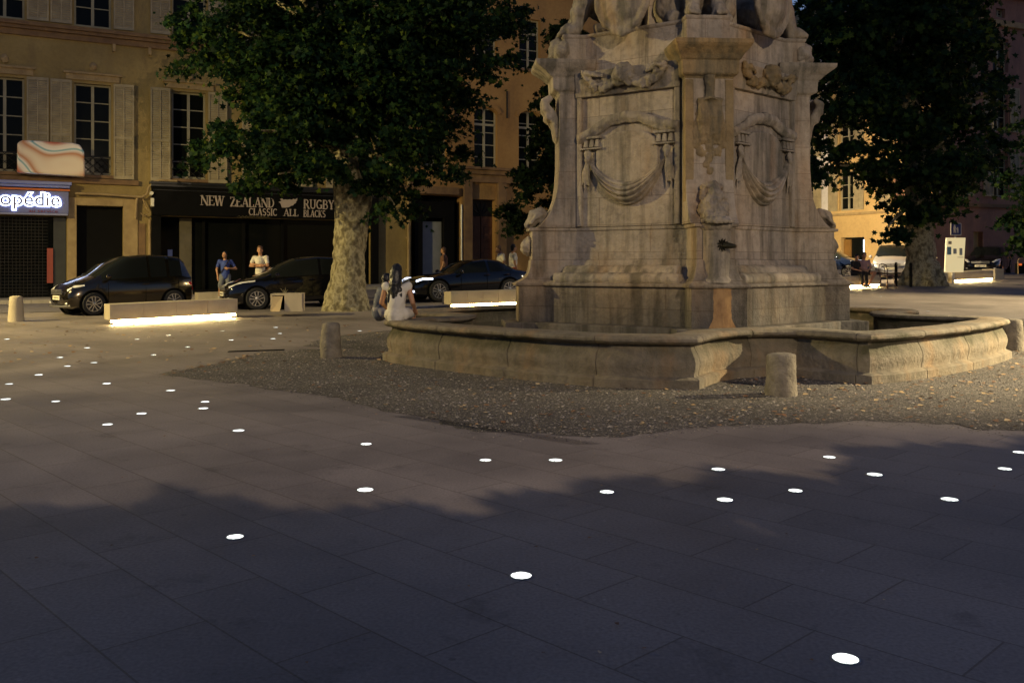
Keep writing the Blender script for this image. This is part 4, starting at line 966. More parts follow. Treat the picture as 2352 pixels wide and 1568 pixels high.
b5 = empty("white_house", YF.p(ylen + 3, 0, 0), "white rendered house lit brightly behind the yellow one", "building")
wx = []; hw = []
for j in range(4):
    for lev in range(4): hw.append((ylen + 1.2 + j * 3.0, ylen + 2.3 + j * 3.0, top1 + .0 + lev * 3.4, top1 + 2.1 + lev * 3.4))
wall_mesh(YF, ylen + 14, 15.5, hw, M['white'], b5, thick=.4, x0=ylen + .02)
for a, b, c, d in hw:
    window(YF, b5, (a + b) / 2, c, d, b - a, M['frame_w'], 3); shutter(YF, b5, a - .6, a - .05, c, d, .1); shutter(YF, b5, b + .05, b + .6, c, d, .05)
part("string_course", M['white'], b5, YF, [(ylen + .03, ylen + 14, -.01, .18, top1 - .3, top1 - .1)], .01)
part("shopfront_frame", M['trim'], b5, YF, [(ylen + .8, ylen + 4, -.01, .15, top1 - .75, top1 - .6), (ylen + .8, ylen + 1.0, -.01, .14, -.5, top1 - .76)], .01)
# pink house along the far side
KD = Vector((.914, .406, 0)).normalized(); KN = Vector((KD.y, -KD.x, 0)); KF = Frame(YC + Vector((.03, -.01, 0)), KD, KN)
b6 = empty("pink_house", YC + KD * 9, "tall dusky pink house with a deep cornice on the right", "building")
def kx(px, py): return KF.xs(px, py)
hk = []; ktop = kx(2320, 52)[1]
cols = [1.6, 5.0, 8.4, 11.8, 15.2]
for c in cols:
    for z0, z1 in ((4.2, 6.6), (7.7, 10.1), (10.9, 12.7)): hk.append((c - .6, c + .6, z0, z1))
    hk.append((c - .35, c + .35, kx(2262, 35)[1], kx(2262, 14)[1]))
pa, pb = kx(2236, 570)[0], kx(2258, 570)[0]; hk.append((pa, pb, 0.2, kx(2246, 532)[1]))
wall_mesh(KF, 26, 15.1, hk, M['pink'], b6, thick=.4)
for h in hk[:-1]: window(KF, b6, (h[0] + h[1]) / 2, h[2], h[3], h[1] - h[0], M['frame'], 3)
for c in cols[:2] + cols[3:]:
    for z0, z1 in ((4.2, 6.6), (7.7, 10.1)): shutter(KF, b6, c - 1.35, c - .68, z0, z1, .08); shutter(KF, b6, c + .68, c + 1.35, z0, z1, .05)
part("cornice", M['pink'], b6, KF, [(0, 26, -.01, .55, 15.12, 15.4), (0, 26, -.01, .35, 14.95, 15.117)], .02); part("string_course", M['trim'], b6, KF, [(0, 26, -.01, .16, ktop - .3, ktop)], .01)
part("string_course", M['trim_dark'], b6, KF, [(0, 26, -.01, .14, 3.6, 3.8)], .01); part("door_panel", M['dark'], b6, KF, [(pa, pb, -.39, -.3, .2, kx(2246, 532)[1])])
bm = NB(); lathe(bm, (0, 0, 0), [(.0, 0), (1, 0)], 4); bm.free()
part("lit_window", emis("lit_window_slit", C(.85, 1, .9), 1.6), b6, KF, [(kx(2327, 270)[0], kx(2332, 270)[0], -.2, -.15, kx(2329, 290)[1], kx(2329, 245)[1])])
# houses closing the square behind the camera (they shade and colour the sky light)
for (o, ex, L, H, nm, mt, lab) in (((-34, 10, 0), (.15, .99, 0), 26, 13, "side_house", 'ochre', "ochre house closing the left side of the square beyond the frame"),):
    ex = Vector(ex).normalized(); ey = Vector((ex.y, -ex.x, 0)); f = Frame(o, ex, ey); e = empty(nm, o, lab, "building")
    hh = [(2 + 3.4 * i - .6, 2 + 3.4 * i + .6, z, z + 2.2) for i in range(7) for z in (4.5, 8.5)]
    wall_mesh(f, L, H, hh, M[mt], e, thick=.4)
    for h in hh: window(f, e, (h[0] + h[1]) / 2, h[2], h[3], 1.2, M['frame'], 3)
# ------------------------------------------------------------ trees
LEAF = [(0, -.5), (.16, -.22), (.48, -.26), (.3, .02), (.42, .26), (.15, .22), (0, .52), (-.15, .22), (-.42, .26), (-.3, .02), (-.48, -.26), (-.16, -.22)]
def leaves(name, ells, mat, par, size, dens, seed, clump=.45, per=42, droop=.5):
    """ells: (centre, (rx,ry,rz)); clumps of lobed leaves on twig ends inside each ellipsoid, denser towards its skin"""
    r = np.random.default_rng(seed); P = []; N = []
    for c, rr in ells:
        c = np.array(c); rr = np.array(rr); area = (rr[0] * rr[1] + rr[0] * rr[2] + rr[1] * rr[2]) / 3
        m = max(3, int(area * 12.56 * dens))
        d = r.normal(size=(m, 3)); d /= np.linalg.norm(d, axis=1)[:, None]; q = c + d * rr * (r.uniform(.25, 1.08, (m, 1)) ** .55)
        for k in range(m):
            n = int(per * r.uniform(.4, 1.5)); cs = clump * r.uniform(.5, 1.25)
            o = r.normal(size=(n, 3)) * cs * np.array([.5, .5, .26]); o[:, 2] -= (np.abs(o[:, 0]) + np.abs(o[:, 1])) * .35
            P.append(q[k] + o); N.append(d[k] * .4 + r.normal(size=(n, 3)) * .55 + np.array([0, 0, droop]))
    P = np.concatenate(P); N = np.concatenate(N); n = len(P); N /= np.linalg.norm(N, axis=1)[:, None]
    a = r.normal(size=(n, 3)); u = np.cross(N, a); u /= np.linalg.norm(u, axis=1)[:, None]; v = np.cross(N, u)
    T = np.array(LEAF); s = size * r.uniform(.55, 1.25, (n, 1, 1))
    fold = (np.abs(T[:, 0]) * .35 + T[:, 1] ** 2 * -.3)[None, :, None]
    V = P[:, None, :] + s * (T[None, :, 0, None] * u[:, None, :] + T[None, :, 1, None] * v[:, None, :] + fold * N[:, None, :])
    me = bpy.data.meshes.new(name); k = len(LEAF); me.vertices.add(n * k); me.vertices.foreach_set("co", V.astype(np.float32).ravel())
    me.loops.add(n * k); me.loops.foreach_set("vertex_index", np.arange(n * k, dtype=np.int32)); me.polygons.add(n)
    me.polygons.foreach_set("loop_start", np.arange(n, dtype=np.int32) * k)
    me.update(); me.validate()
    if par is not None:
        me.transform(Matrix.Translation(-rootloc(par)))
    return obj(name, me, mat, par)
def E(px, py, rx, ry, Y, dr=None, dy=0):
    s = (Y + dy) / F; c = at(px, py, Y + dy); return (tuple(c), (rx * s, dr or (rx + ry) / 2 * s, ry * s))

# big plane tree on the left
TY = gp(795, 712).y
t1 = empty("plane_tree", gp(795, 706), "big plane tree with mottled pale trunk standing behind the long lit bench", "tree", "plane trees of the square")
def trunkpts(l, Y): return [at(x, y, Y) for x, y in l]
bm = NB()
tr = [(796, 720), (796, 700), (797, 680), (799, 650), (801, 600), (803, 550), (804, 500), (803, 450), (800, 420), (795, 390), (788, 340), (775, 270), (757, 190), (735, 110), (712, 20), (690, -80), (670, -200)]
rd = [60, 50, 44, 40, 37, 34, 33, 33, 32, 29, 29, 27, 25, 23, 21, 17, 10]
sc_ = TY / F
P_ = trunkpts(tr, TY); 
tube(bm, P_, [x * sc_ for x in rd], 28, ns=.22, nsc=2.2, seed=3)
# second stem on the right of the fork
tube(bm, trunkpts([(800, 640), (812, 560), (822, 500), (838, 460), (852, 420), (880, 340), (905, 260), (930, 160), (950, 60), (960, -60)], TY + .1), [x * sc_ for x in [30, 27, 22, 17, 15, 14, 13, 12, 10, 7]], 18, ns=.22, nsc=2.2, seed=5)
for i in range(9):   # root flare
    a = i * .7; b = Vector((math.cos(a), math.sin(a), 0)); p = at(796, 700, TY); g0 = p + b * .62; g0.z = gz(g0.x, g0.y) - .04
    tube(bm, [p + Vector((0, 0, .55)) + b * .28, p + Vector((0, 0, .18)) + b * .42, g0], [.22, .2, .07], 10, ns=.3, nsc=3, seed=i)
blobobj("trunk", bm, M['bark'], t1, .045, disp=.035, dsc=5, smooth_it=1)
bm = NB(); 
def limb(bm, a, b, r0, r1, Y, dy=0, sag=0, n=6, seed=0):
    A, B = at(*a, Y), at(*b, Y + dy); pts = [A.lerp(B, i / n) + Vector((.12 * noise.noise(Vector((i, seed, 0))), .12 * noise.noise(Vector((seed, i, 3))), sag * math.sin(math.pi * i / n))) * (0 if i == 0 else 1) for i in range(n + 1)]
    tube(bm, pts, [r0 + (r1 - r0) * i / n for i in range(n + 1)], 9, ns=.15, nsc=3, seed=seed)
for i, (a, b, r0, dy) in enumerate([((790, 350), (600, 300), .13, -1.2), ((770, 260), (560, 130), .13, .8), ((785, 330), (900, 380), .1, -1.5), ((760, 200), (520, 60), .1, -.8), ((870, 370), (1010, 330), .09, .6), ((900, 270), (1080, 190), .11, -.5),
                                      ((930, 160), (1150, 90), .12, .7), ((720, 60), (560, -20), .1, 1), ((945, 90), (1060, 10), .1, -1.2), ((850, 430), (905, 470), .06, -1), ((800, 400), (640, 400), .07, -1.5)]):
    bm = NB(); limb(bm, a, b, r0, .03, TY, dy, .15, seed=i); obj("limb", bm, M['bark'], t1, smooth_deg=60)
e1 = [(430, 28, 55, 42), (480, 92, 70, 42), (560, 60, 100, 65), (600, 150, 100, 55), (650, 230, 110, 62), (570, 318, 95, 48), (505, 345, 52, 24), (620, 385, 66, 42), (700, 330, 100, 72), (760, 120, 140, 120),
      (890, 100, 190, 110), (1000, 60, 160, 70), (1120, 28, 90, 46), (1090, 112, 75, 50), (1000, 190, 100, 60), (900, 250, 130, 80), (985, 320, 70, 42), (880, 370, 100, 60), (915, 445, 52, 38), (835, 430, 34, 46), (740, 375, 70, 36),
      (700, 20, 150, 60), (640, -60, 200, 60), (1000, -70, 220, 70), (820, -120, 250, 80), (700, 180, 130, 130), (760, 250, 120, 110), (880, 180, 150, 120), (940, 60, 160, 90)]
rr_ = np.random.default_rng(5); ells = []
for (x, y, rx, ry) in e1:
    for dy in ((-1.3, 1.4) if rx > 85 else (rr_.uniform(-1.5, 1.2),)): ells.append(E(x, y, rx, ry, TY, 1.1 if rx > 60 else .6, dy))
for (x, y, rx, ry) in [(412, 70, 20, 14), (420, 150, 22, 12), (455, 128, 26, 14), (540, 205, 24, 14), (462, 372, 26, 13), (452, 330, 18, 12), (575, 425, 26, 20), (650, 428, 20, 16), (1185, 60, 26, 18), (1170, 128, 26, 14), (1120, 170, 26, 14), (1075, 225, 30, 14), (1052, 290, 26, 18), (1060, 350, 24, 12), (1035, 385, 28, 12), (985, 400, 26, 18), (950, 480, 20, 14), (880, 470, 20, 20), (820, 480, 14, 26)]:
    ells.append(E(x, y, rx, ry, TY, .35, rr_.uniform(-1.4, .6)))
leaves("crown", ells, M['leaf'], t1, .17, 1.7, 11, clump=.42, per=54)
# tree on the right
p2 = gp(2120, 655); RY = p2.y
t2 = empty("plane_tree", p2, "tall plane tree at the right with dark trunk behind the cafe chair", "tree", "plane trees of the square")
bm = NB(); s2 = RY / F
tube(bm, trunkpts([(2120, 662), (2119, 640), (2117, 600), (2114, 550), (2110, 480), (2104, 400), (2095, 320), (2085, 240), (2065, 150), (2050, 60), (2040, -60)], RY), [x * s2 for x in [48, 37, 33, 30, 28, 27, 25, 22, 18, 15, 9]], 22, ns=.25, nsc=2, seed=9)
tube(bm, trunkpts([(2112, 480), (2130, 400), (2160, 330), (2200, 260), (2230, 180), (2250, 80)], RY), [x * s2 for x in [18, 17, 15, 12, 9, 5]], 14, ns=.2, nsc=2)
for i in range(8):
    a = i * .785; b = Vector((math.cos(a), math.sin(a), 0)); p = at(2119, 645, RY); g0 = p + b * 1.0; g0.z = gz(g0.x, g0.y) - .04
    tube(bm, [p + Vector((0, 0, .6)) + b * .35, p + Vector((0, 0, .1)) + b * .65, g0], [.3, .25, .08], 9, ns=.3, nsc=2, seed=i)
blobobj("trunk", bm, M['bark'], t2, .07, disp=.05, dsc=3, smooth_it=1)
bm = NB()
for i, (a, b, r0, dy) in enumerate([((2095, 320), (1960, 220), .2, -1.5), ((2105, 420), (1930, 380), .16, -1), ((2075, 200), (1940, 80), .18, 1), ((2200, 260), (2280, 220), .12, -1), ((2115, 470), (2040, 520), .1, -1.5), ((2160, 330), (2200, 440), .12, 1)]): bm = NB(); limb(bm, a, b, r0, .04, RY, dy, .2, seed=i + 30); obj("limb", bm, M['bark'], t2, smooth_deg=60)
e2 = [(1855, 5, 35, 30), (1865, 120, 30, 40), (1875, 50, 40, 55), (1950, 70, 100, 80), (2080, 50, 110, 70), (2180, 110, 95, 85), (1895, 150, 50, 50), (1985, 215, 110, 70), (2100, 250, 100, 85), (2215, 250, 80, 85), (1880, 285, 42, 50), (1885, 375, 45, 52),
      (1965, 360, 80, 42), (2050, 395, 75, 50), (2165, 370, 105, 65), (2080, 470, 60, 36), (2048, 528, 44, 18), (2190, 430, 50, 32), (2140, 480, 38, 28), (2268, 200, 45, 50), (2010, 130, 70, 60), (2100, 160, 80, 50), (2000, -60, 160, 60), (2160, -30, 120, 70), (2270, 330, 40, 50)]
ells = []
for (x, y, rx, ry) in e2:
    for dy in ((-2.0, 2.0) if rx > 90 else (rr_.uniform(-2, 2),)): ells.append(E(x, y, rx, ry, RY, 2.0 if rx > 70 else 1.1, dy))
leaves("crown", ells, M['leaf'], t2, .27, .95, 12, clump=.62, per=50)
# tree leaning in from the right edge
p3 = gp(2392, 640); t3 = empty("plane_tree", p3, "leafy tree reaching in from the right edge beside the dark parked car", "tree", "plane trees of the square")
bm = NB(); tube(bm, [p3, at(2390, 520, p3.y), at(2385, 400, p3.y), at(2390, 250, p3.y)], [.4, .3, .25, .1], 14, ns=.2, nsc=2); obj("trunk", bm, M['bark'], t3, smooth_deg=60)
leaves("crown", [E(x, y, rx, ry, p3.y, 1.4) for x, y, rx, ry in [(2342, 420, 40, 44), (2348, 500, 42, 40), (2335, 560, 24, 26), (2380, 300, 55, 60), (2400, 450, 60, 80), (2430, 340, 60, 90)]], M['leaf'], t3, .26, .9, 13, clump=.6)
# dark tree behind the pedestal
p4 = Vector((1.75, 23.0, gz(1.75, 23))); t4 = empty("evergreen_tree", p4, "dark dense tree hidden behind the left side of the stone pedestal", "tree")
bm = NB(); tube(bm, [p4, p4 + Vector((0, 0, 3)), p4 + Vector((-.1, 0, 8))], [.28, .22, .08], 12, ns=.2); obj("trunk", bm, M['bark'], t4, smooth_deg=60)
leaves("crown", [E(x, y, rx, ry, 23.0, .9) for x, y, rx, ry in [(1285, 95, 22, 40), (1290, 160, 40, 40), (1250, 330, 36, 60), (1268, 230, 34, 60), (1235, 415, 60, 48), (1195, 480, 42, 26), (1180, 512, 22, 18), (1270, 490, 40, 30), (1300, 360, 60, 120), (1330, 200, 60, 120)]], M['leaf_dark'], t4, .15, 3.0, 14, clump=.3, per=55)
# small tree behind the camera whose crown shades the paving in front
L0 = Vector((8.0, -9.0, 9.0))
t5 = empty("plane_tree", (3.0, -2.1, 0), "bushy plane tree standing behind the photographer at the near edge of the square", "tree")
ells = []; fr_ = .50
sh_px = [(-260, 1215, 1), (-120, 1215, 1), (0, 1222, 1), (90, 1205, .5), (200, 1212, 1), (330, 1196, 1), (450, 1190, 1), (560, 1172, 1), (680, 1200, .8), (760, 1215, .6), (905, 1208, .6), (1000, 1160, .8), (1120, 1144, 1), (1260, 1134, 1), (1420, 1122, 1), (1570, 1102, 1), (1700, 1070, 1), (1840, 1040, 1), (1990, 1020, 1), (2150, 1010, 1), (2330, 1004, 1), (2520, 1004, 1), (2700, 1004, 1)]
for x, y, k in sh_px:
    g0 = Vector(((x - CX) / F * 2940 / (y - HY), 2940 / (y - HY), 0)); q = L0.lerp(g0, fr_); r = .24 * rr_.uniform(.6, 1.2)
    q -= Vector((0, 0, r * rr_.uniform(.95, 1.35) + (.0 if x > 800 else -.06))); ells.append((tuple(q), (r, r * .9, r)))
    for j in range(1, 7): ells.append((tuple(q + Vector((0, -.06 * j, -.42 * j - .08))), (.42, .42, .36)))
leaves("crown", ells, M['leaf'], t5, .20, 8.5, 15, clump=.16, per=80)
bm = NB(); tube(bm, [(3.0, -2.1, -.05), (3.05, -2.1, 1.2), (3.3, -2.0, 2.2), (3.8, -1.8, 3.4)], [.2, .15, .13, .06], 12, ns=.2)
for i in range(10): tube(bm, [(3.15, -2.1, 1.3 + .1 * i), (3 + (i - 5) * .4, -2.0, 2.3), (3 + (i - 5) * .8, -1.9, 2.9 + .1 * (i % 3))], [.06, .045, .02], 7)
obj("trunk", bm, M['bark'], t5, smooth_deg=60)
# ------------------------------------------------------------ benches, blocks, bollards, ground lights
def bench(px0, px1, label, h=.47, w=.62, name="lit_bench", wz=1.0, led=True, joints=4):
    """px0/px1: ground points of the front lower edge, left and right"""
    a, b = gp(*px0), gp(*px1); d = (b - a); L = Vector((d.x, d.y, 0)).length; d = Vector((d.x, d.y, 0)).normalized(); n = Vector((d.y, -d.x, 0))
    fr = Frame((a.x, a.y, 0), d, n); e = empty(name, fr.p(L / 2, -w / 2, (a.z + b.z) / 2), label, "bench", "lit stone benches" if led else None)
    z0, z1 = a.z, b.z; g = .11 if led else -.02; bm = NB(); n_ = joints
    for i in range(n_):
        x0, x1 = L * i / n_ + .0015, L * (i + 1) / n_ - .0015; za, zb = z0 + (z1 - z0) * i / n_, z0 + (z1 - z0) * (i + 1) / n_
        hexa(bm, [fr.p(x0, 0, za + g), fr.p(x1, 0, zb + g), fr.p(x1, -w, zb + g), fr.p(x0, -w, za + g), fr.p(x0, 0, za + h), fr.p(x1, 0, zb + h), fr.p(x1, -w, zb + h), fr.p(x0, -w, za + h)])
    obj("seat_block", bm, M['concrete'], e, bevel=.008)
    if led:
        bm = NB(); hexa(bm, [fr.p(.10, -.12, z0 - .05), fr.p(L - .12, -.12, z1 - .05), fr.p(L - .12, -w + .1, z1 - .05), fr.p(.18, -w + .1, z0 - .05), fr.p(.10, -.12, z0 + g - .002), fr.p(L - .12, -.12, z1 + g - .002), fr.p(L - .12, -w + .1, z1 + g - .002), fr.p(.18, -w + .1, z0 + g - .002)])
        obj("recessed_foot", bm, M['concrete'], e)
        bm = NB(); hexa(bm, [fr.p(.04, -.035, z0 + g - .05), fr.p(L - .04, -.035, z1 + g - .05), fr.p(L - .04, -.075, z1 + g - .05), fr.p(.04, -.075, z0 + g - .05), fr.p(.04, -.035, z0 + g - .004), fr.p(L - .04, -.035, z1 + g - .004), fr.p(L - .04, -.075, z1 + g - .004), fr.p(.04, -.075, z0 + g - .004)])
        obj("light_strip", bm, M['led'], e)
    return e, fr, L
bench((252, 747), (546, 730), "long pale bench glowing underneath in front of the two dark cars at left")
bench((1036, 709), (1215, 702), "lit bench partly hidden behind the left edge of the pedestal", joints=5)
be3 = bench((1905, 665), (2024, 659), "lit bench on the right with a pair of people sitting on it", joints=3, w=.55)
bench((2192, 650), (2282, 645), "lit bench on the right beneath the cream information panel", joints=3)
bench((2286, 642), (2306, 641), "plain pale stone cube at the end of the lit bench by the panel", name="stone_cube", led=False, joints=1)
bench((2144, 651), (2178, 650), "dark low stone block left of the cream panel post", name="stone_block", led=False, joints=1)
bench((455, 692), (548, 688), "low plain bench behind the long lit bench near the man in blue", name="low_bench", led=False, joints=2, h=.30)
# box with open hatch
a, b = gp(621, 722), gp(694, 724); d = Vector((.93, -.05, 0)).normalized()
fr = Frame(gp(655, 727), (1, .12, 0), (.12, -1, 0)); bxx = empty("service_box", gp(657, 722), "squat concrete box with an open hatch at the foot of the plane tree", "utility box")
z0 = gp(655, 727).z; bm = NB(); t = .05
fr.box(bm, -.02, .42, -.62, 0, z0 - .02, z0 + .44); obj("block", bm, M['concrete'], bxx, bevel=.01)
bm = NB(); fr.box(bm, -.36, -.32, -.62, -.02, z0 - .02, z0 + .43); fr.box(bm, -.32, -.023, -.62, -.02, z0 + .385, z0 + .43); fr.box(bm, -.32, -.023, -.62, -.02, z0 - .02, z0 + .02); obj("open_frame", bm, M['concrete'], bxx, bevel=.006)
bm = NB(); fr.box(bm, -.315, -.026, -.6, -.5, z0 + .022, z0 + .383); obj("dark_inside", bm, M['dark'], bxx)
bm = NB(); hexa(bm, [fr.p(-.34, .05, z0 - .01), fr.p(-.12, .10, z0 - .01), fr.p(-.12, .07, z0 - .01), fr.p(-.34, .02, z0 - .01), fr.p(-.32, -.02, z0 + .37), fr.p(-.06, -.01, z0 + .37), fr.p(-.06, -.03, z0 + .37), fr.p(-.32, -.04, z0 + .37)]); obj("tilted_hatch", bm, simple("tan_hatch", C(.42, .33, .2), C(.35, .27, .16), .8), bxx)
bm = NB()
for q in ((-.1, .12), (.02, .14), (.08, .09), (-.03, .1)): tube(bm, [fr.p(-.05, -.3, z0 + .43), fr.p(-.05 + q[0], -.3, z0 + .43 + q[1])], .008, 5)
tw = obj("twigs", bm, M['bark'], None, origin=fr.p(-.05, -.3, z0 + .43)); tag(tw, "few upright twigs lying on top of the squat concrete box", "twigs")

def bollard(px, py, h, r, label, lean=0, rough=.1, pale=False):
    p = gp(px, py); bm = NB(); seg = 28; prof = [(r * 1.12, -.03), (r * 1.1, h * .1), (r * 1.02, h * .4), (r * .94, h * .75), (r * .88, h * .93), (r * .8, h * .975), (r * .5, h * 1.0), (.01, h * 1.01)]
    lathe(bm, p, prof, seg)
    for v in bm.verts:
        q = v.co * 4; dd = noise.noise(q) * rough * r + noise.noise(q * 3) * rough * .4 * r; c = Vector((v.co.x - p.x, v.co.y - p.y, 0))
        if c.length > .01: v.co += c.normalized() * dd
        v.co.z += (noise.noise(q * 1.3) * rough * .2 * r if v.co.z > p.z + h * .8 else 0)
        v.co.x += lean * (v.co.z - p.z)
    o = obj("stone_bollard", bm, M['concrete'] if pale else M['bollard'], None, smooth_deg=50, origin=p); tag(o, label, "bollard", "stone bollards"); return o
bollard(37, 738, .62, .165, "smooth pale bollard at the far left in front of the black people carrier", pale=True, rough=.02)
bollard(760, 822, .545, .155, "weathered round bollard left of the basin", rough=.14)
bollard(1793, 908, .46, .16, "worn squat bollard in front of the recessed curve of the basin", .02, .18)
bollard(2325, 805, .52, .165, "worn bollard beyond the right hand tip of the basin", 0, .12)

gl = [(1942, 1513, "largest round white ground light, in the bottom right corner"), (1197, 1322, "round white ground light in the shaded paving below the middle"), (540, 1233, "round white ground light in the shade at lower left"),
 (839, 1125, "lower of the stacked white ground lights left of centre"), (841, 1020, "upper of the stacked white ground lights left of centre"), (548, 989, "white ground light on the lit paving right of the close pair"), (247, 975, "lowest white ground light of the left cluster"),
 (325, 950, "white ground light just right of the lowest one of the left cluster"), (467, 938, "lower light of the close pair left of centre"), (471, 923, "upper light of the close pair left of centre"), (392, 897, "white ground light left of and above the close pair"),
 (1115, 1057, "left of the side by side ground lights below the drain"), (1276, 1057, "right of the side by side ground lights below the drain"), (1394, 1130, "white ground light at the shadow edge right of the middle"), (1650, 1078, "white ground light right of the gravel's lowest bulge"),
 (1665, 1148, "lower of the paired ground lights below the squat bollard"), (1905, 1050, "white ground light below the right pier of the basin, nearest the gravel"), (2009, 1090, "white ground light right of and below the one nearest the gravel"), (1827, 1127, "white ground light left of the lower right trio"),
 (2181, 1147, "lowest ground light of the right hand trio"), (2308, 1077, "white ground light near the right edge"), (2342, 1039, "white ground light cut by the right edge"), (245, 881, None), (21, 882, None), (13, 917, None), (128, 922, None), (89, 861, None), (155, 841, None), (216, 833, None), (138, 821, None), (353, 815, None),
 (200, 799, None), (431, 797, None), (16, 779, None), (315, 779, None), (387, 770, None), (531, 781, None), (511, 760, None), (627, 778, None), (643, 766, None), (633, 752, None), (826, 760, "white ground light left of the seated woman"), (858, 775, "tiny white ground light touching the left tip of the basin"),
 (2023, 682, "tiny white ground light on the bright paving right of the pedestal"), (2132, 716, "tiny white ground light behind the back rim of the basin")]
ring_m = simple("steel_ring", C(.3, .3, .3), C(.2, .2, .2), .5, .3)
def make_light(i):
    r = random.Random(i); bm = NB(); lathe(bm, (0, 0, 0), [(.066, -.002), (.0655, .0015), (.060, .0025), (.057, .002), (.0555, .001)], 24); ringo = bm
    e = bpy.data.objects.new("ground_light", None); COL.objects.link(e)
    bm2 = NB(); n = 28; a0 = r.uniform(0, 6.28); vs2 = []
    for k in range(n):
        a = 2 * math.pi * k / n; vs2.append(bm2.verts.new((.056 * math.cos(a), .056 * math.sin(a), .0018)))
    c = bm2.verts.new((0, 0, .004))
    for k in range(n): bm2.faces.new([vs2[k], vs2[(k + 1) % n], c])
    l = obj("lens", bm2, M['spot'], None); l.parent = e; q = obj("ring", bm, ring_m, None); q.parent = e; return e
gl0 = make_light(1)
for i, (x, y, lab) in enumerate(gl):
    o = gl0 if i == 0 else copy_tree(gl0); p = gp(x, y); o.location = p + Vector((0, 0, .0015 + (.012 if x > 2000 and y < 900 else 0)))
    s = .80 + .07 * math.sin(i * 2.7); o.scale = (s, s, 1)
    o["label"] = lab or "small white ground light scattered on the warm paving at far left"; o["category"] = "ground light"; o["group"] = "round ground lights set in the paving"

# information panel and sign
pz_ = gp(2192, 650); e = empty("information_panel", pz_, "tall cream information panel with small blue maps on a single foot", "information panel")
Yp = pz_.y; s = Yp / F; fr = Frame((pz_.x, Yp, 0), (1, .1, 0), (.1, -1, 0))
emissive = simple('emissive_cream', C(.78, .72, .55), C(.74, .68, .5), .5); emissive.node_tree.nodes['Principled BSDF'].inputs['Emission Color'].default_value = C(1, .80, .38); emissive.node_tree.nodes['Principled BSDF'].inputs['Emission Strength'].default_value = .28  # cream board with a weak warm emission of its own
def lx(px): return (px - 2192) * s
def lz(py): return CAMH + (HY - py) * s
bm = NB(); hexa(bm, [fr.p(lx(2168), -.04, lz(626)), fr.p(lx(2213), -.04, lz(625)), fr.p(lx(2213), .04, lz(625)), fr.p(lx(2168), .04, lz(626)), fr.p(lx(2172), -.04, lz(546)), fr.p(lx(2218), -.04, lz(546)), fr.p(lx(2218), .04, lz(546)), fr.p(lx(2172), .04, lz(546))]); obj("board", bm, emissive, e, bevel=.005)
bm = NB(); fr.box(bm, lx(2186), lx(2192), -.03, .03, pz_.z - .02, lz(626)); obj("foot", bm, M['cream'], e)
mb = simple("map_blue", C(.12, .3, .36), C(.3, .45, .48), .5, sc=12); mg = simple("map_grey", C(.5, .52, .46), C(.36, .4, .36), .5, sc=12); mo = simple("map_orange", C(.6, .42, .25), C(.5, .45, .3), .5, sc=12)
for a_, b_, c_, d_, m_ in ((2173, 2183, 585, 567, mb), (2188, 2196, 583, 571, mg), (2203, 2210, 586, 570, mg), (2176, 2184, 561, 554, mo), (2198, 2213, 591.6, 590.2, mg)):
    bm = NB(); fr.box(bm, lx(a_), lx(b_), .041, .046, lz(c_), lz(d_)); obj("printed_map", bm, m_, e)
sg = gp(2196, 641); e = empty("traffic_sign", sg, "square blue sign with white pedestrian and child figures above the panel", "sign"); s = sg.y / F; fr = Frame((sg.x, sg.y, 0), (1, .1, 0), (.1, -1, 0))
def lx(px): return (px - 2196) * s
def rrect(x0, x1, z0, z1, r): 
    return [(cx_ + r * math.cos(a), cz_ + r * math.sin(a)) for cx_, cz_, a0 in ((x1 - r, z1 - r, 0), (x0 + r, z1 - r, 90), (x0 + r, z0 + r, 180), (x1 - r, z0 + r, 270)) for a in [rad(a0 + t) for t in (0, 30, 60, 90)]]
def zoneman(fr, par, cx_, cz_, k):
    bm = NB(); f = lambda x, z: (cx_ + x * k, cz_ + z * k)
    for poly in ([(-.30, -.42), (-.2, -.42), (-.12, -.02), (-.3, -.02)], [(-.12, -.42), (-.02, -.42), (-.08, 0), (-.2, 0)], [(-.32, -.03), (-.08, -.03), (-.06, .28), (-.3, .28)], [(-.06, .2), (.12, -.05), (.08, -.1), (-.08, .1)], [(.08, -.42), (.14, -.42), (.16, -.1), (.08, -.1)], [(.2, -.42), (.26, -.42), (.26, -.1), (.18, -.1)], [(.08, -.11), (.26, -.11), (.24, .06), (.10, .06)]):
        fr.prism(bm, [f(*p) for p in poly], .022, .028 + .0005 * len(bm.verts) / 8)
    for hx, hz, hr in ((-.18, .37, .09), (.17, .13, .07)): fr.prism(bm, [f(hx + hr * math.cos(a), hz + hr * math.sin(a)) for a in np.linspace(0, 5.8, 12)], .022, .029)
    bmesh.ops.recalc_face_normals(bm, faces=bm.faces); obj("pictogram", bm, M['wcot'], par)
bm = NB(); fr.prism(bm, rrect(lx(2182.5), lx(2209), lz(541), lz(512), .05), -.015, .01); obj("sign_border", bm, simple("sign_white", C(.5, .47, .42), None, .5), e)
bm = NB(); fr.prism(bm, rrect(lx(2184.5), lx(2207), lz(538.5), lz(514), .04), .0105, .018); obj("sign_face", bm, simple("sign_blue", C(.02, .03, .16), C(.018, .025, .14), .4), e)
zoneman(fr, e, lx(2195.5), lz(526), .42)
bm = NB(); fr.box(bm, -.03, .03, -.05, -.016, sg.z, lz(514)); obj("post", bm, M['metal'], e)

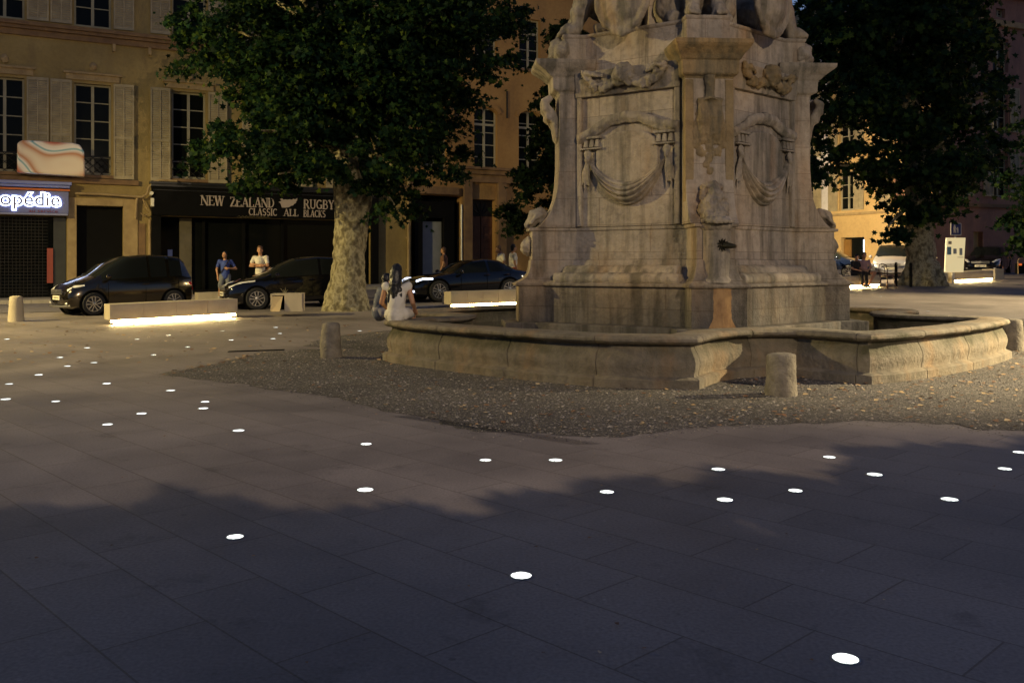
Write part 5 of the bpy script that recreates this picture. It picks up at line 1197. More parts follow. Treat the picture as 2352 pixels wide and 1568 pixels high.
# cafe chair, posts and bicycle
c0 = gp(2038, 662); ch = empty("cafe_chair", c0, "dark bentwood cafe chair between the seated pair and the right tree", "chair"); fr = Frame(c0, (.9, .43, 0), (.43, -.9, 0)); wd_ = simple("dark_wood", C(.09, .035, .012), C(.05, .02, .008), .45)
bm = NB(); lathe(bm, fr.p(0, 0, .44), [(.0, 0), (.21, 0), (.22, .02), (.21, .045), (.0, .05)], 24); obj("seat", bm, wd_, ch)
for x, y in ((-.17, .17), (.17, .17), (-.17, -.17), (.17, -.17)):
    bm = NB(); tube(bm, [fr.p(x * .8, y * .8, .44), fr.p(x, y, .25), fr.p(x * 1.35, y * 1.35, -.01)], .018, 8); obj("leg", bm, wd_, ch)
bm = NB(); tube(bm, [fr.p(.2, -.16, .42), fr.p(.22, -.2, .7), fr.p(.18, -.22, .88), fr.p(0, -.24, .93), fr.p(-.18, -.22, .88), fr.p(-.22, -.2, .7), fr.p(-.2, -.16, .42)], .018, 8); tube(bm, [fr.p(.1, -.2, .45), fr.p(.1, -.22, .75), fr.p(0, -.23, .83), fr.p(-.1, -.22, .75), fr.p(-.1, -.2, .45)], .014, 8); obj("backrest", bm, wd_, ch)
for px, py, tp, lb in ((2058, 658, 603, "black post beside the cafe chair, left of the pair"), (2092, 659, 604, "black post against the trunk of the right tree")):
    p = gp(px, py); bm = NB(); r = .055; h = (py - tp) * p.y / F; lathe(bm, p, [(r, -.02), (r, h - .06), (r * .8, h - .05), (r * .8, h - .03), (r, h - .02), (r * .8, h), (.01, h + .01)], 16)
    tag(obj("metal_post", bm, M['black'], None, smooth_deg=40, origin=p), lb, "post", "black posts by the right tree")
bk = gp(2136, 646); e = empty("bicycle", bk, "pale bicycle leaning against the right side of the tree trunk", "bicycle"); fr = Frame(bk, (.5, .86, 0), (.86, -.5, 0)); pm = simple("pale_metal_paint", C(.6, .55, .42), C(.5, .45, .34), .35, .3)
for x in (-.5, .5):
    bm = NB(); tube(bm, [fr.p(x + .33 * math.cos(a), 0, .34 + .33 * math.sin(a)) for a in np.linspace(0, 2 * math.pi, 29)], .02, 8, caps=False)
    w_ = obj("wheel", bm, M['black'], e); bm = NB()
    for i in range(10): a = i * .628; tube(bm, [fr.p(x, 0, .34), fr.p(x + .31 * math.cos(a), 0, .34 + .31 * math.sin(a))], .004, 4)
    obj("spokes", bm, pm, w_)
bm = NB()
for a_, b_ in (((-.5, .34), (-.1, .3)), ((-.5, .34), (-.18, .82)), ((-.1, .3), (-.2, .9)), ((-.1, .3), (.32, .78)), ((-.18, .82), (.32, .84)), ((.3, .92), (.5, .34))): tube(bm, [fr.p(a_[0], 0, a_[1]), fr.p(b_[0], 0, b_[1])], .022, 8)
obj("frame", bm, pm, e); bm = NB(); tube(bm, [fr.p(.25, -.28, 1.02), fr.p(.3, -.12, 1.05), fr.p(.3, 0, .95), fr.p(.3, .12, 1.05), fr.p(.25, .28, 1.02)], .016, 8); obj("handlebar", bm, pm, e)
bm = NB(); ball(bm, fr.p(-.22, 0, .93), (.13, .08, .04), 2); obj("saddle", bm, M['black'], e)
bkr = gp(2349, 634); e = empty("luggage_cart", bkr, "small framed cart with an orange reflector at the right edge", "cart"); fr = Frame(bkr, (1, .2, 0), (.2, -1, 0))
bm = NB(); tube(bm, [fr.p(-.25, 0, .1), fr.p(-.27, 0, .75), fr.p(-.2, 0, .85), fr.p(.3, 0, .85), fr.p(.35, 0, .1)], .025, 8); obj("frame", bm, M['trim'], e); bm = NB(); fr.box(bm, -.2, .3, -.3, .0, .12, .62); obj("crate", bm, M['black'], e, bevel=.02)
bm = NB(); fr.box(bm, -.25, -.08, .01, .04, .52, .62); obj("reflector", bm, emis("orange_reflector", C(1, .18, .03), .35), e)

# drain: long slotted grating in the paving along the gravel edge, then a flat black strip at left
bm = NB(); A, B = gp(925, 956), gp(1352, 1021); n = 64
for i in range(n):
    p = A.lerp(B, i / (n - 1)); d = (B - A).normalized(); nn = Vector((-d.y, d.x, 0)); w = .005; q = p + Vector((0, 0, .009)); nn2 = (nn + d * .8).normalized()
    bm.faces.new([bm.verts.new(v) for v in (q - nn2 * .10 - d * w, q - nn2 * .10 + d * w, q + nn2 * .10 + d * w, q + nn2 * .10 - d * w)])
dr = obj("drain_slots", bm, M['iron'], None); dr.name = "drain_grating"; tag(dr, "long slotted drain grating along the lower edge of the gravel", "drain")
bm = NB(); A, B = gp(525, 808), gp(652, 804); hexa(bm, [A + Vector((0, -.05, 0)), B + Vector((0, -.05, 0)), B + Vector((0, .06, 0)), A + Vector((0, .06, 0)), A + Vector((0, -.05, .012)), B + Vector((0, -.05, .012)), B + Vector((0, .06, .012)), A + Vector((0, .06, .012))])
o = obj("drain_slot", bm, M['dark'], None, origin=A); tag(o, "flat black strip where the gravel meets the paving left of the bollard", "drain")
# gravel stones and fallen leaves
pts = []; sz = []
while len(pts) < 9000:
    y = rng.uniform(7.4, 17); x = rng.uniform(-6.5, 10.5)
    if abs(x / y) > .62 or not inpoly(x, y, gpoly) or inpoly(x, y, path): continue
    pts.append((x, y, gz(x, y) + .008)); sz.append(rng.uniform(.006, .02) * (1.5 if rng.random() < .05 else 1))
for _ in range(1800):
    k_ = rng.integers(len(gpoly)); x, y = gpoly[k_]
    if y > 13: continue
    w_ = abs(rng.normal(0, .045)); pts.append((cxy[0] + (x - cxy[0]) * (1 + w_ * .5) + rng.normal(0, .08), cxy[1] + (y - cxy[1]) * (1 + w_ * .4) + rng.normal(0, .04), .001)); sz.append(rng.uniform(.004, .012))
scatter("loose_gravel", M['pebble'], pts, sz, 'stone', 1)
pts = []; sz = []
while len(pts) < 850:
    y = rng.uniform(7.2, 15); x = rng.uniform(-4.5, 9)
    if abs(x / y) > .6 or not inpoly(x, y, gpoly) or inpoly(x, y, path): continue
    if rng.random() > .25 + .75 * smooth((x + 2) / 7): continue
    pts.append((x, y, gz(x, y) + .014)); sz.append(rng.uniform(.012, .036))
for _ in range(260):
    y = rng.uniform(13, 22); x = rng.uniform(-.56, -.12) * y
    if inpoly(x, y, path): continue
    pts.append((x, y, gz(x, y) + .012)); sz.append(rng.uniform(.02, .05))
for _ in range(90):
    y = rng.uniform(3.0, 12) ** 1.0; x = rng.uniform(-.56, .56) * y
    if inpoly(x, y, gpoly): continue
    pts.append((x, y, .006)); sz.append(rng.uniform(.006, .014))
for _ in range(60):
    a = gp(*(np.array([380, 862]) + (np.array([600, 812]) - np.array([380, 862])) * rng.random())); pts.append((a.x + rng.normal(0, .1), a.y + rng.normal(0, .12), .012)); sz.append(rng.uniform(.02, .04))
scatter("fallen_leaves", M['fallen'], pts, sz, 'leaf', 2)
# ------------------------------------------------------------ cars
def mk_paint(name, c, rough=.2, metal=.4):
    t = NT(name); t.col(c); t.b.inputs["Roughness"].default_value = rough; t.b.inputs["Metallic"].default_value = metal; t.b.inputs["Coat Weight"].default_value = .8; t.b.inputs["Coat Roughness"].default_value = .05
    return t.m
car_glass = glass("car_glass", C(.01, .012, .012), .04)
tyre = simple("tyre_rubber", C(.015, .015, .015), None, .8); alloy = simple("alloy_rim", C(.62, .6, .55), C(.5, .48, .45), .25, .9)
lampg = simple("lamp_glass", C(.85, .85, .8), C(.7, .7, .68), .18, .3); redl = simple("tail_lamp", C(.45, .02, .015), C(.3, .01, .01), .2)
def car(name, label, p, heading, paint, st, L, wheels, wr, side_win, ws, rw, extras=None, hl=None, plate=(.45, .52), group="cars parked around the square", lit=None):
    """p: ground point of the front bumper centre; heading: unit vector pointing to the rear.
    st: stations (x, half width, z bottom, z belt, z top, half width at roof)"""
    hx = Vector((heading[0], heading[1], 0)).normalized(); hy = Vector((-hx.y, hx.x, 0)); far = p + hx * L
    slope = (gz(far.x, far.y) - gz(p.x, p.y)) / L
    def g(x, y, z): q = p + hx * x + hy * y; return Vector((q.x, q.y, p.z + slope * x + z))
    e = empty(name, g(L / 2, 0, 0), label, "car", group)
    def ringp(s, sg):
        x, w, zb, zt, zr, wr_ = s; gh = max(0, zr - zt); up = gh > .12
        pts = [(0, zb), (w * .8, zb), (w * .95, zb + .06), (w, zb + .22), (w * 1.0, (zb + zt) * .55), (w * .965, zt - .04), (w * .93, zt)]
        if up: pts += [(wr_ + (w * .93 - wr_) * .25, zt + gh * .72), (wr_, zr - .05 - .02 * gh), (wr_ * .85, zr - .012), (0, zr)]
        else: pts += [(w * .86, zt + (zr - zt) * .3), (w * .7, zt + (zr - zt) * .65), (w * .5, zt + (zr - zt) * .9), (0, zr)]
        return [g(x, sg * a, b) for a, b in pts]
    body, gl_ = NB(), NB(); n = len(st)
    for sg in (-1, 1):
        R = [ringp(s, sg) for s in st]
        for i in range(n - 1):
            xm = (st[i][0] + st[i + 1][0]) / 2
            for j in range(10):
                isg = False
                if side_win[0] < xm < side_win[1] and j in (6, 7): isg = not any(a < xm < b for a, b in side_win[2])
                if (ws[0] < xm < ws[1] or rw[0] < xm < rw[1]) and j in (8, 9): isg = True
                bmx = gl_ if isg else body; q = [R[i][j], R[i + 1][j], R[i + 1][j + 1], R[i][j + 1]]
                if sg > 0: q = q[::-1]
                bmx.faces.new([bmx.verts.new(v) for v in q])
        for r_, rev in ((R[0], sg > 0), (R[-1], sg < 0)):
            v = [body.verts.new(x) for x in r_]
            body.faces.new(v if not rev else v[::-1])
    for b in (body, gl_): bmesh.ops.remove_doubles(b, verts=b.verts, dist=.0008)
    bmesh.ops.recalc_face_normals(body, faces=body.faces)
    bo = obj("body", body, paint, e, smooth_deg=38)
    obj("windows", gl_, car_glass, e, smooth_deg=45)
    Wd = max(s[1] for s in st)
    for wx in wheels:
        for sg in (-1, 1):
            bm = NB(); lathe(bm, g(wx, sg * (Wd - .03), wr), [(wr + .065, 0), (wr + .065, .034), (wr * .5, .035)], 28, ax=hy * sg); obj("wheel_arch", bm, M['dark'], e)
            bm = NB(); lathe(bm, g(wx, sg * (Wd - .19), wr), [(wr * .6, 0), (wr * .93, .0), (wr, .03), (wr, .19), (wr * .93, .215), (wr * .70, .22), (wr * .66, .20)], 32, ax=hy * sg)
            w_ = obj("wheel", bm, tyre, e, smooth_deg=40)
            bm = NB(); c = g(wx, sg * (Wd + .015), wr); lathe(bm, c, [(wr * .69, -.03), (wr * .69, .008), (wr * .63, .008), (wr * .62, -.03)], 32, ax=hy * sg); lathe(bm, c, [(.055, -.02), (.05, .012), (.01, .016)], 12, ax=hy * sg)
            for k in range(5):
                a = k * 2 * math.pi / 5 + .4; dirv = hx * math.cos(a) + Vector((0, 0, math.sin(a))); tv = hx * -math.sin(a) + Vector((0, 0, math.cos(a))); nn = hy * sg
                for s2 in (-1, 1):
                    a0, b0 = c + dirv * .03 + tv * s2 * .022, c + dirv * wr * .66 + tv * s2 * .05
                    hexa(bm, [a0 - tv * .012 - nn * .02, a0 + tv * .012 - nn * .02, b0 + tv * .02 - nn * .03, b0 - tv * .02 - nn * .03, a0 - tv * .012 + nn * .008, a0 + tv * .012 + nn * .008, b0 + tv * .02 + nn * .004, b0 - tv * .02 + nn * .004])
            obj("rim", bm, alloy, w_)
            bm = NB(); lathe(bm, g(wx, sg * (Wd - .02), wr), [(.01, 0), (wr * .62, .0)], 20, ax=hy * sg); obj("brake_disc", bm, M['iron'], w_)
    x0 = st[0][0]; z0p, z1p = plate
    bm = NB(); hexa(bm, [g(x0 - .03, -.26, z0p), g(x0 - .03, .26, z0p), g(x0 - .01, .26, z0p), g(x0 - .01, -.26, z0p), g(x0 - .03, -.26, z1p + .03), g(x0 - .03, .26, z1p + .03), g(x0 - .01, .26, z1p + .03), g(x0 - .01, -.26, z1p + .03)]); pl = obj("number_plate", bm, M['cream'], e)
    bm = NB()
    for i in range(7):
        a = -.2 + i * .058; hexa(bm, [g(x0 - .033, a, z0p + .03), g(x0 - .033, a + .03, z0p + .03), g(x0 - .031, a + .03, z0p + .03), g(x0 - .031, a, z0p + .03), g(x0 - .033, a, z1p), g(x0 - .033, a + .03, z1p), g(x0 - .031, a + .03, z1p), g(x0 - .031, a, z1p)])
    obj("plate_characters", bm, M['iron'], pl)
    # headlamps
    hx0, hx1, hz0, hz1, hy0, hy1 = hl
    for sg in (-1, 1):
        bm = NB(); tube(bm, [g(hx0, sg * hy0, hz0), g((hx0 + hx1) * .45, sg * (hy0 + hy1) / 2, (hz0 + hz1) / 2 + .01), g(hx1, sg * hy1, hz1)], [.07, .09, .035], 10, flat=.75); obj("headlight", bm, lit if lit else lampg, e, smooth_deg=60)
        bm = NB(); ball(bm, g(st[0][0] + .06, sg * (Wd * .74), .33), (.07, .05, .035), 2); obj("fog_light", bm, lit if lit else lampg, e, smooth_deg=60)
        last = st[-1]; bm = NB(); tube(bm, [g(last[0] - .02, sg * last[1] * .95, last[3] - .18), g(last[0] - .1, sg * last[1] * 1.02, last[3] + .02), g(last[0] - .22, sg * last[1] * .98, last[3] + .12)], [.05, .06, .03], 8); obj("tail_light", bm, redl, e, smooth_deg=60)
        mx = side_win[0] + .12; zb = [s for s in st if s[0] <= mx + .2][-1][3]
        bm = NB(); ball(bm, g(mx, sg * (Wd + .10), zb + .07), (.07, .11, .075), 2); obj("door_mirror", bm, paint, e, smooth_deg=60)
        for hxn in ((side_win[0] + side_win[1]) * .5 - .05, side_win[1] - .35):
            bm = NB(); tube(bm, [g(hxn, sg * (Wd + .012), .80), g(hxn + .09, sg * (Wd + .03), .805), g(hxn + .19, sg * (Wd + .012), .80)], .014, 6); obj("door_handle", bm, paint, e)
        bm = NB()
        for xd in (side_win[0] + .15, (side_win[0] + side_win[1]) / 2 + .05, side_win[1] - .12): tube(bm, [g(xd, sg * (Wd * 1.003), .32), g(xd, sg * Wd * 1.003, .62), g(xd, sg * Wd * .965, .86)], .006, 4)
        obj("door_seam", bm, M['dark'], e)
    bm = NB(); 
    for i in range(4): tube(bm, [g(x0 - .015, -.42, .58 + i * .035), g(x0 - .035, 0, .58 + i * .035), g(x0 - .015, .42, .58 + i * .035)], .012, 6)
    obj("grille", bm, M['metal'], e); 
    bm = NB(); tube(bm, [g(x0 + .1, -Wd * .85, .27), g(x0 - .03, -.45, .25), g(x0 - .045, 0, .25), g(x0 - .03, .45, .25), g(x0 + .1, Wd * .85, .27)], .03, 8); obj("bumper_trim", bm, M['metal'] if name == "people_carrier" else M['iron'], e, smooth_deg=60)
    ball_c = g(x0 - .02, 0, .66); bm = NB(); lathe(bm, ball_c, [(.05, 0), (.045, .012), (.01, .014)], 14, ax=-hx); obj("badge", bm, M['metal'], e)
    for yy in (-.35, .35):
        bm = NB(); hx1_ = (side_win[0] + side_win[1]) * .47; ball(bm, g(hx1_, yy, 1.12), (.05, .12, .09), 2); capsule(bm, g(hx1_, yy, .85), g(hx1_ + .02, yy, 1.0), .17, .13, 8); obj("seat", bm, M['gcot'], e, smooth_deg=60)
    return e
mpv = [(0, .52, .26, .50, .52, .4), (.05, .72, .22, .62, .66, .4), (.18, .80, .19, .74, .80, .4), (.5, .83, .18, .84, .93, .5), (.85, .84, .18, .92, 1.03, .6), (1.0, .845, .18, .94, 1.10, .66), (1.35, .85, .18, .955, 1.34, .63), (1.7, .85, .18, .97, 1.50, .61), (1.9, .85, .18, .975, 1.545, .61),
       (2.4, .85, .18, .985, 1.585, .61), (2.48, .85, .18, .985, 1.588, .61), (3.0, .85, .18, .99, 1.575, .61), (3.1, .85, .18, 1.0, 1.565, .60), (3.5, .83, .2, 1.01, 1.52, .58), (3.66, .80, .22, 1.0, 1.40, .56), (3.82, .78, .25, .97, 1.02, .5), (3.88, .72, .32, .78, .80, .5)]
hatch = [(0, .5, .24, .48, .50, .4), (.06, .7, .2, .60, .62, .4), (.25, .82, .18, .70, .74, .4), (.6, .85, .17, .78, .88, .5), (1.0, .865, .17, .86, .98, .6), (1.2, .87, .17, .88, 1.04, .66), (1.55, .87, .17, .90, 1.24, .63), (1.95, .87, .17, .91, 1.40, .60), (2.2, .87, .17, .92, 1.44, .6),
         (2.55, .87, .17, .93, 1.46, .6), (2.63, .87, .17, .93, 1.46, .6), (3.1, .87, .17, .95, 1.43, .59), (3.2, .87, .17, .96, 1.42, .58), (3.55, .85, .2, .98, 1.33, .56), (3.8, .80, .22, .95, 1.05, .5), (3.95, .74, .3, .8, .82, .5)]
coupe = [(0, .5, .22, .46, .48, .4), (.06, .72, .19, .58, .60, .4), (.3, .85, .17, .68, .72, .4), (.8, .88, .16, .76, .83, .5), (1.25, .88, .16, .82, .90, .6), (1.4, .88, .16, .84, .95, .66), (1.75, .88, .16, .86, 1.15, .6), (2.1, .88, .16, .87, 1.27, .57), (2.5, .88, .16, .88, 1.31, .56),
         (2.58, .88, .16, .885, 1.31, .56), (2.95, .88, .16, .9, 1.27, .55), (3.05, .88, .16, .9, 1.255, .55), (3.4, .88, .17, .9, 1.10, .5), (3.65, .87, .18, .89, .98, .5), (3.95, .83, .2, .86, .93, .5), (4.08, .76, .28, .74, .76, .5)]
blackp = mk_paint("black_car_paint", C(.012, .012, .014), .10, .6); greyp = mk_paint("grey_car_paint", C(.07, .058, .04), .2, .92); silver = mk_paint("silver_car_paint", C(.55, .55, .57), .3, .6); bluep = mk_paint("dark_blue_car_paint", C(.012, .02, .05), .15, .4)
def front(px, py, dx=0, width=.85, off=.85, h=(.8865, .4627)):
    """front bumper centre from the ground contact pixel of the near front wheel"""
    q = gp(px, py); hx = Vector((h[0], h[1], 0)).normalized(); hy = Vector((-hx.y, hx.x, 0)); p = q - hx * dx + hy * width; p.z = gz(p.x, p.y); return p
car("people_carrier", "black compact people carrier at far left with its glossy nose facing the bollard", front(216, 725, .66, .85, .85, (.72, .69)), (.72, .69), greyp, [(s[0] * .89, *s[1:4], s[4] * 1.02, s[5]) for s in mpv], 3.45, (.66, 2.85), .305, (.89, 3.115, ((2.13, 2.21), (2.67, 2.76))), (.757, 1.691), (3.115, 3.4), hl=(.09, .45, .66, .80, .58, .78), plate=(.42, .50))
car("black_hatchback", "black hatchback half hidden behind the big plane tree trunk", front(590, 711, .78), D, blackp, hatch, 3.95, (.78, 3.3), .31, (1.2, 3.4, ((2.55, 2.63), (3.1, 3.2))), (1.0, 1.95), (3.55, 3.8), hl=(.1, .75, .62, .80, .52, .80), plate=(.40, .48))
litb = emis("cold_lit_headlamp", C(.72, .8, 1), 2.2)
car("black_coupe", "low black coupe with shining headlights behind the seated woman", front(1008, 694, .80), D, blackp, coupe, 4.08, (.80, 3.25), .33, (1.4, 3.4, ((2.5, 2.58), (3.3, 3.4))), (1.25, 2.1), (3.05, 3.65), hl=(.16, .62, .62, .71, .6, .82), plate=(.36, .44), lit=litb)
def carat(px, py, dist_front=0): p = gp(px, py); return p
car("silver_people_carrier", "silver people carrier facing the square behind the cafe chair", gp(2046, 640) , (.42, .9), silver, mpv, 3.88, (.74, 3.2), .305, (1.0, 3.5, ((2.4, 2.48), (3.0, 3.1))), (.85, 1.9), (3.5, 3.82), hl=(.1, .5, .66, .80, .58, .78), plate=(.42, .50))
car("dark_blue_car", "dark blue rounded car parked behind the seated pair on the right bench", gp(2004, 641), (-.80, .60), bluep, hatch, 3.95, (.78, 3.3), .31, (1.2, 3.4, ((2.55, 2.63), (3.1, 3.2))), (1.0, 1.95), (3.55, 3.8), hl=(.1, .75, .62, .80, .52, .80), plate=(.40, .48))
car("black_saloon", "black car at the right edge behind the bench and the information panel", gp(2252, 631), (.60, .80), blackp, hatch, 3.95, (.78, 3.3), .31, (1.2, 3.4, ((2.55, 2.63), (3.1, 3.2))), (1.0, 1.95), (3.55, 3.8), hl=(.1, .55, .62, .78, .55, .80), plate=(.40, .48))

# ------------------------------------------------------------ people
class Body:
    """local frame: x to the person's left... simply right-handed, y = facing direction, z up"""
    def __init__(s, name, label, p, face, h=1.75, group=None):
        s.k = h / 1.75; s.fy = Vector((face[0], face[1], 0)).normalized(); s.fx = Vector((s.fy.y, -s.fy.x, 0)); s.p = Vector(p)
        s.e = empty("person", p, label, "person", group); s.vox = .0125
    def g(s, q): return s.p + (s.fx * q[0] + s.fy * q[1]) * s.k + Vector((0, 0, q[2] * s.k))
    def cap(s, bm, a, b, r0, r1): capsule(bm, s.g(a), s.g(b), r0 * s.k, r1 * s.k, 12)
    def ell(s, bm, c, r, sub=2): ball(bm, s.g(c), tuple(x * s.k for x in r), sub, rot=Matrix((s.fx, s.fy, Vector((0, 0, 1)))).transposed())
    def hand(s, bm, w, d, curl=.3):
        w = Vector(w); d = Vector(d).normalized(); sd = d.cross(Vector((0, 1, .2))).normalized(); nn = d.cross(sd)
        s.cap(bm, w, w + d * .07, .026, .036)
        for i, (o, l) in enumerate(((-.030, .065), (-.01, .078), (.01, .073), (.029, .058))):
            a = w + d * .08 + sd * o; m = a + d * l * .55 + nn * curl * .02; s.cap(bm, a, m, .0105, .010); s.cap(bm, m, m + d * l * .45 + nn * curl * .045, .010, .008)
        a = w + d * .03 - sd * .03; s.cap(bm, a, a + d * .035 - sd * .028, .0125, .011); s.cap(bm, a + d * .035 - sd * .028, a + d * .065 - sd * .03, .011, .009)
    def build(s, J, skin, shirt, trousers, hair, shoes=True, hair_long=False, sleeve=.62, shorts=None, look=(0, 1, 0), shirt_long=0):
        bm = NB(); c = s.cap
        c(bm, J['pel'], J['ches'], .125, .135); c(bm, J['ches'], J['neck'], .12, .055); c(bm, J['neck'], J['head'], .052, .06)
        H = Vector(J['head']); lk = Vector(look).normalized()
        s.ell(bm, H + Vector((0, 0, .03)), (.073, .090, .108), 3); s.ell(bm, H + lk * .035 + Vector((0, 0, -.035)), (.055, .06, .06), 2)
        s.ell(bm, H + lk * .097 + Vector((0, 0, .0)), (.013, .02, .024), 2); s.ell(bm, H + lk * .088 + Vector((0, 0, -.045)), (.026, .012, .009), 2)
        rt = Vector((lk.y, -lk.x, 0))
        for sg in (-1, 1): s.ell(bm, H + rt * sg * .076, (.014, .02, .032), 2); s.ell(bm, H + lk * .084 + rt * sg * .03 + Vector((0, 0, .035)), (.02, .012, .008), 1)
        for sg, a in ((-1, 'R'), (1, 'L')):
            sh, el, wr_ = J['sh' + a], J['el' + a], J['wr' + a]; c(bm, J['ches'], sh, .10, .062); c(bm, sh, el, .052, .04); c(bm, el, wr_, .041, .027)
            d = Vector(J.get('hd' + a, Vector(wr_) - Vector(el))); s.hand(bm, wr_, d)
            hp, kn, an, to = J['hp' + a], J['kn' + a], J['an' + a], J['to' + a]; c(bm, J['pel'], hp, .12, .09); c(bm, hp, kn, .088, .058); c(bm, kn, an, .058, .036); c(bm, an, to, .038, .028)
        b = blobobj("body", bm, skin, s.e, s.vox, smooth_it=2)
        # shirt
        bm = NB(); pel, ch = Vector(J['pel']), Vector(J['ches']); low = pel + Vector((0, 0, -.04 - shirt_long))
        c(bm, low, pel.lerp(ch, .4), .148, .142); c(bm, pel.lerp(ch, .4), ch, .142, .150)
        for a in 'RL': c(bm, ch, J['sh' + a], .112, .068); c(bm, J['sh' + a], Vector(J['sh' + a]).lerp(Vector(J['el' + a]), sleeve), .060, .057)
        c(bm, ch, Vector(ch).lerp(Vector(J['neck']), .75), .12, .068)
        for v in bm.verts: pass
        so = blobobj("shirt", bm, shirt, s.e, .016, smooth_it=1, disp=.010, dsc=9, seed=hash(s.e.name) % 7)
        bm = NB(); f = shorts if shorts else 1.0
        for a in 'RL':
            hp, kn, an = Vector(J['hp' + a]), Vector(J['kn' + a]), Vector(J['an' + a]); c(bm, pel, hp, .14, .108)
            if f < 1: c(bm, hp, hp.lerp(kn, f), .105, .088)
            else: c(bm, hp, kn, .103, .074); c(bm, kn, kn.lerp(an, min(1, f) * .96 if f <= 1 else 1), .073, .056)
        blobobj("trousers", bm, trousers, s.e, .016, smooth_it=1, disp=.008, dsc=8)
        bm = NB(); s.ell(bm, H + Vector((0, 0, .06)) - lk * .018, (.085, .092, .095), 3); s.ell(bm, H - lk * .045 + Vector((0, 0, .0)), (.078, .06, .085), 2)
        if hair_long:
            c(bm, H - lk * .04 + Vector((0, 0, .02)), H - lk * .09 + Vector((0, 0, -.20)), .10, .10); c(bm, H - lk * .09 + Vector((0, 0, -.18)), H - lk * .12 + Vector((.0, 0, -.36)), .10, .07)
            for i in range(-3, 4): c(bm, H - lk * .11 + Vector((i * .025, 0, -.25)), H - lk * .13 + Vector((i * .034, 0, -.42 - .02 * (i % 2))), .04, .02)
        blobobj("hair", bm, hair, s.e, .012, smooth_it=1, disp=.008, dsc=20)
        if shoes:
            for a in 'RL':
                bm = NB(); an, to = Vector(J['an' + a]), Vector(J['to' + a]); c(bm, an + Vector((0, 0, -.01)), an + (to - an) * .5, .05, .045); c(bm, an + (to - an) * .3, to, .048, .036); blobobj("shoe", bm, M['shoe'], s.e, .012, smooth_it=1)
        return s.e
def standing(**k):
    J = dict(pel=(0, 0, .95), ches=(0, .01, 1.30), neck=(0, .01, 1.47), head=(0, .03, 1.60), shR=(-.185, 0, 1.40), shL=(.185, 0, 1.40), elR=(-.25, -.02, 1.12), elL=(.25, -.02, 1.12), wrR=(-.26, .08, .88), wrL=(.26, .08, .88),
             hpR=(-.09, 0, .90), hpL=(.09, 0, .90), knR=(-.10, .03, .50), knL=(.10, .03, .50), anR=(-.11, 0, .08), anL=(.11, 0, .08), toR=(-.13, .17, .03), toL=(.13, .17, .03)); J.update(k); return J
def seated(**k):
    J = dict(pel=(0, 0, .12), ches=(0, .05, .44), neck=(0, .07, .60), head=(0, .10, .73), shR=(-.18, .04, .53), shL=(.18, .04, .53), elR=(-.24, .08, .28), elL=(.24, .08, .28), wrR=(-.16, .30, .22), wrL=(.16, .30, .22),
             hpR=(-.10, .03, .09), hpL=(.10, .03, .09), knR=(-.14, .44, .10), knL=(.14, .44, .10), anR=(-.13, .46, -.36), anL=(.13, .46, -.36), toR=(-.14, .62, -.42), toL=(.14, .62, -.42)); J.update(k); return J
def onz(px, Y, z=None): x = (px - CX) / F * Y; return Vector((x, Y, gz(x, Y) if z is None else z))
P = onz(517, 31.0); P.z = gz(P.x, P.y) + .0
b = Body("person", "man in blue t-shirt and knee-length grey shorts with a shoulder strap, hand at his chest", P, (.35, -1), 1.74)
b.build(standing(elR=(-.36, .0, 1.14), wrR=(-.12, .20, 1.16), hdR=(1, .15, .1), elL=(.27, -.05, 1.12), wrL=(.24, .02, .88), head=(.02, .03, 1.60), knL=(.16, .08, .50), anL=(.17, .0, .08), toL=(.22, .15, .03)), M['skin'], M['blue'], M['denim'], M['hair'], shorts=.9, look=(.5, .85, 0))
bm = NB(); tube(bm, [b.g(q) for q in ((-.15, .02, 1.47), (-.08, .15, 1.38), (.02, .17, 1.2), (.14, .12, 1.02), (.17, .0, .98))], [.02] * 5, 8, flat=.4); obj("strap", bm, M['darkc'], b.e)
P = onz(598, 28.0); b = Body("person", "fair haired man in cream t-shirt with folded arms behind the black hatchback", P, (-.1, -1), 1.80)
b.build(standing(elR=(-.27, .10, 1.15), wrR=(.05, .24, 1.19), hdR=(1, .05, .1), elL=(.27, .10, 1.15), wrL=(-.05, .26, 1.14), hdL=(-1, .05, .1)), M['skin'], M['wcot'], M['darkc'], M['hair_b'], look=(-.35, .94, 0))
# seated woman on the basin rim, seen from behind
b = Body("person", "woman in white sleeveless top with long black hair sitting on the basin rim", onz(911, 13.55, .60), (.15, 1), 1.66)
b.build(seated(pel=(0, -.02, .13), ches=(0, .02, .42), head=(-.01, .05, .73), wrR=(-.2, .25, .14), wrL=(.24, .2, .16), elL=(.25, .02, .28), elR=(-.26, .06, .27)), M['skin'], M['wcot'], M['wcot'], M['hair'], hair_long=True, sleeve=.12, shorts=.7, shirt_long=.03)
b = Body("person", "dark haired person sitting cross-legged in a slate top left of the woman in white", onz(872, 14.3, .60), (.9, .5), 1.52)
b.build(seated(head=(-.02, .16, .64), neck=(0, .12, .54), ches=(0, .07, .38), shR=(-.18, .08, .47), shL=(.18, .08, .47), elR=(-.26, .16, .24), wrR=(-.1, .34, .16), elL=(.26, .16, .24), wrL=(.1, .34, .16), knR=(-.30, .26, .12), knL=(.30, .26, .12), anR=(.06, .34, .05), anL=(-.06, .40, .05), toR=(.2, .36, .04), toL=(-.2, .42, .04)), M['skin'], simple('slate_cotton', C(.16, .17, .2), None, .9), M['gcot'], M['hair'], sleeve=.5)
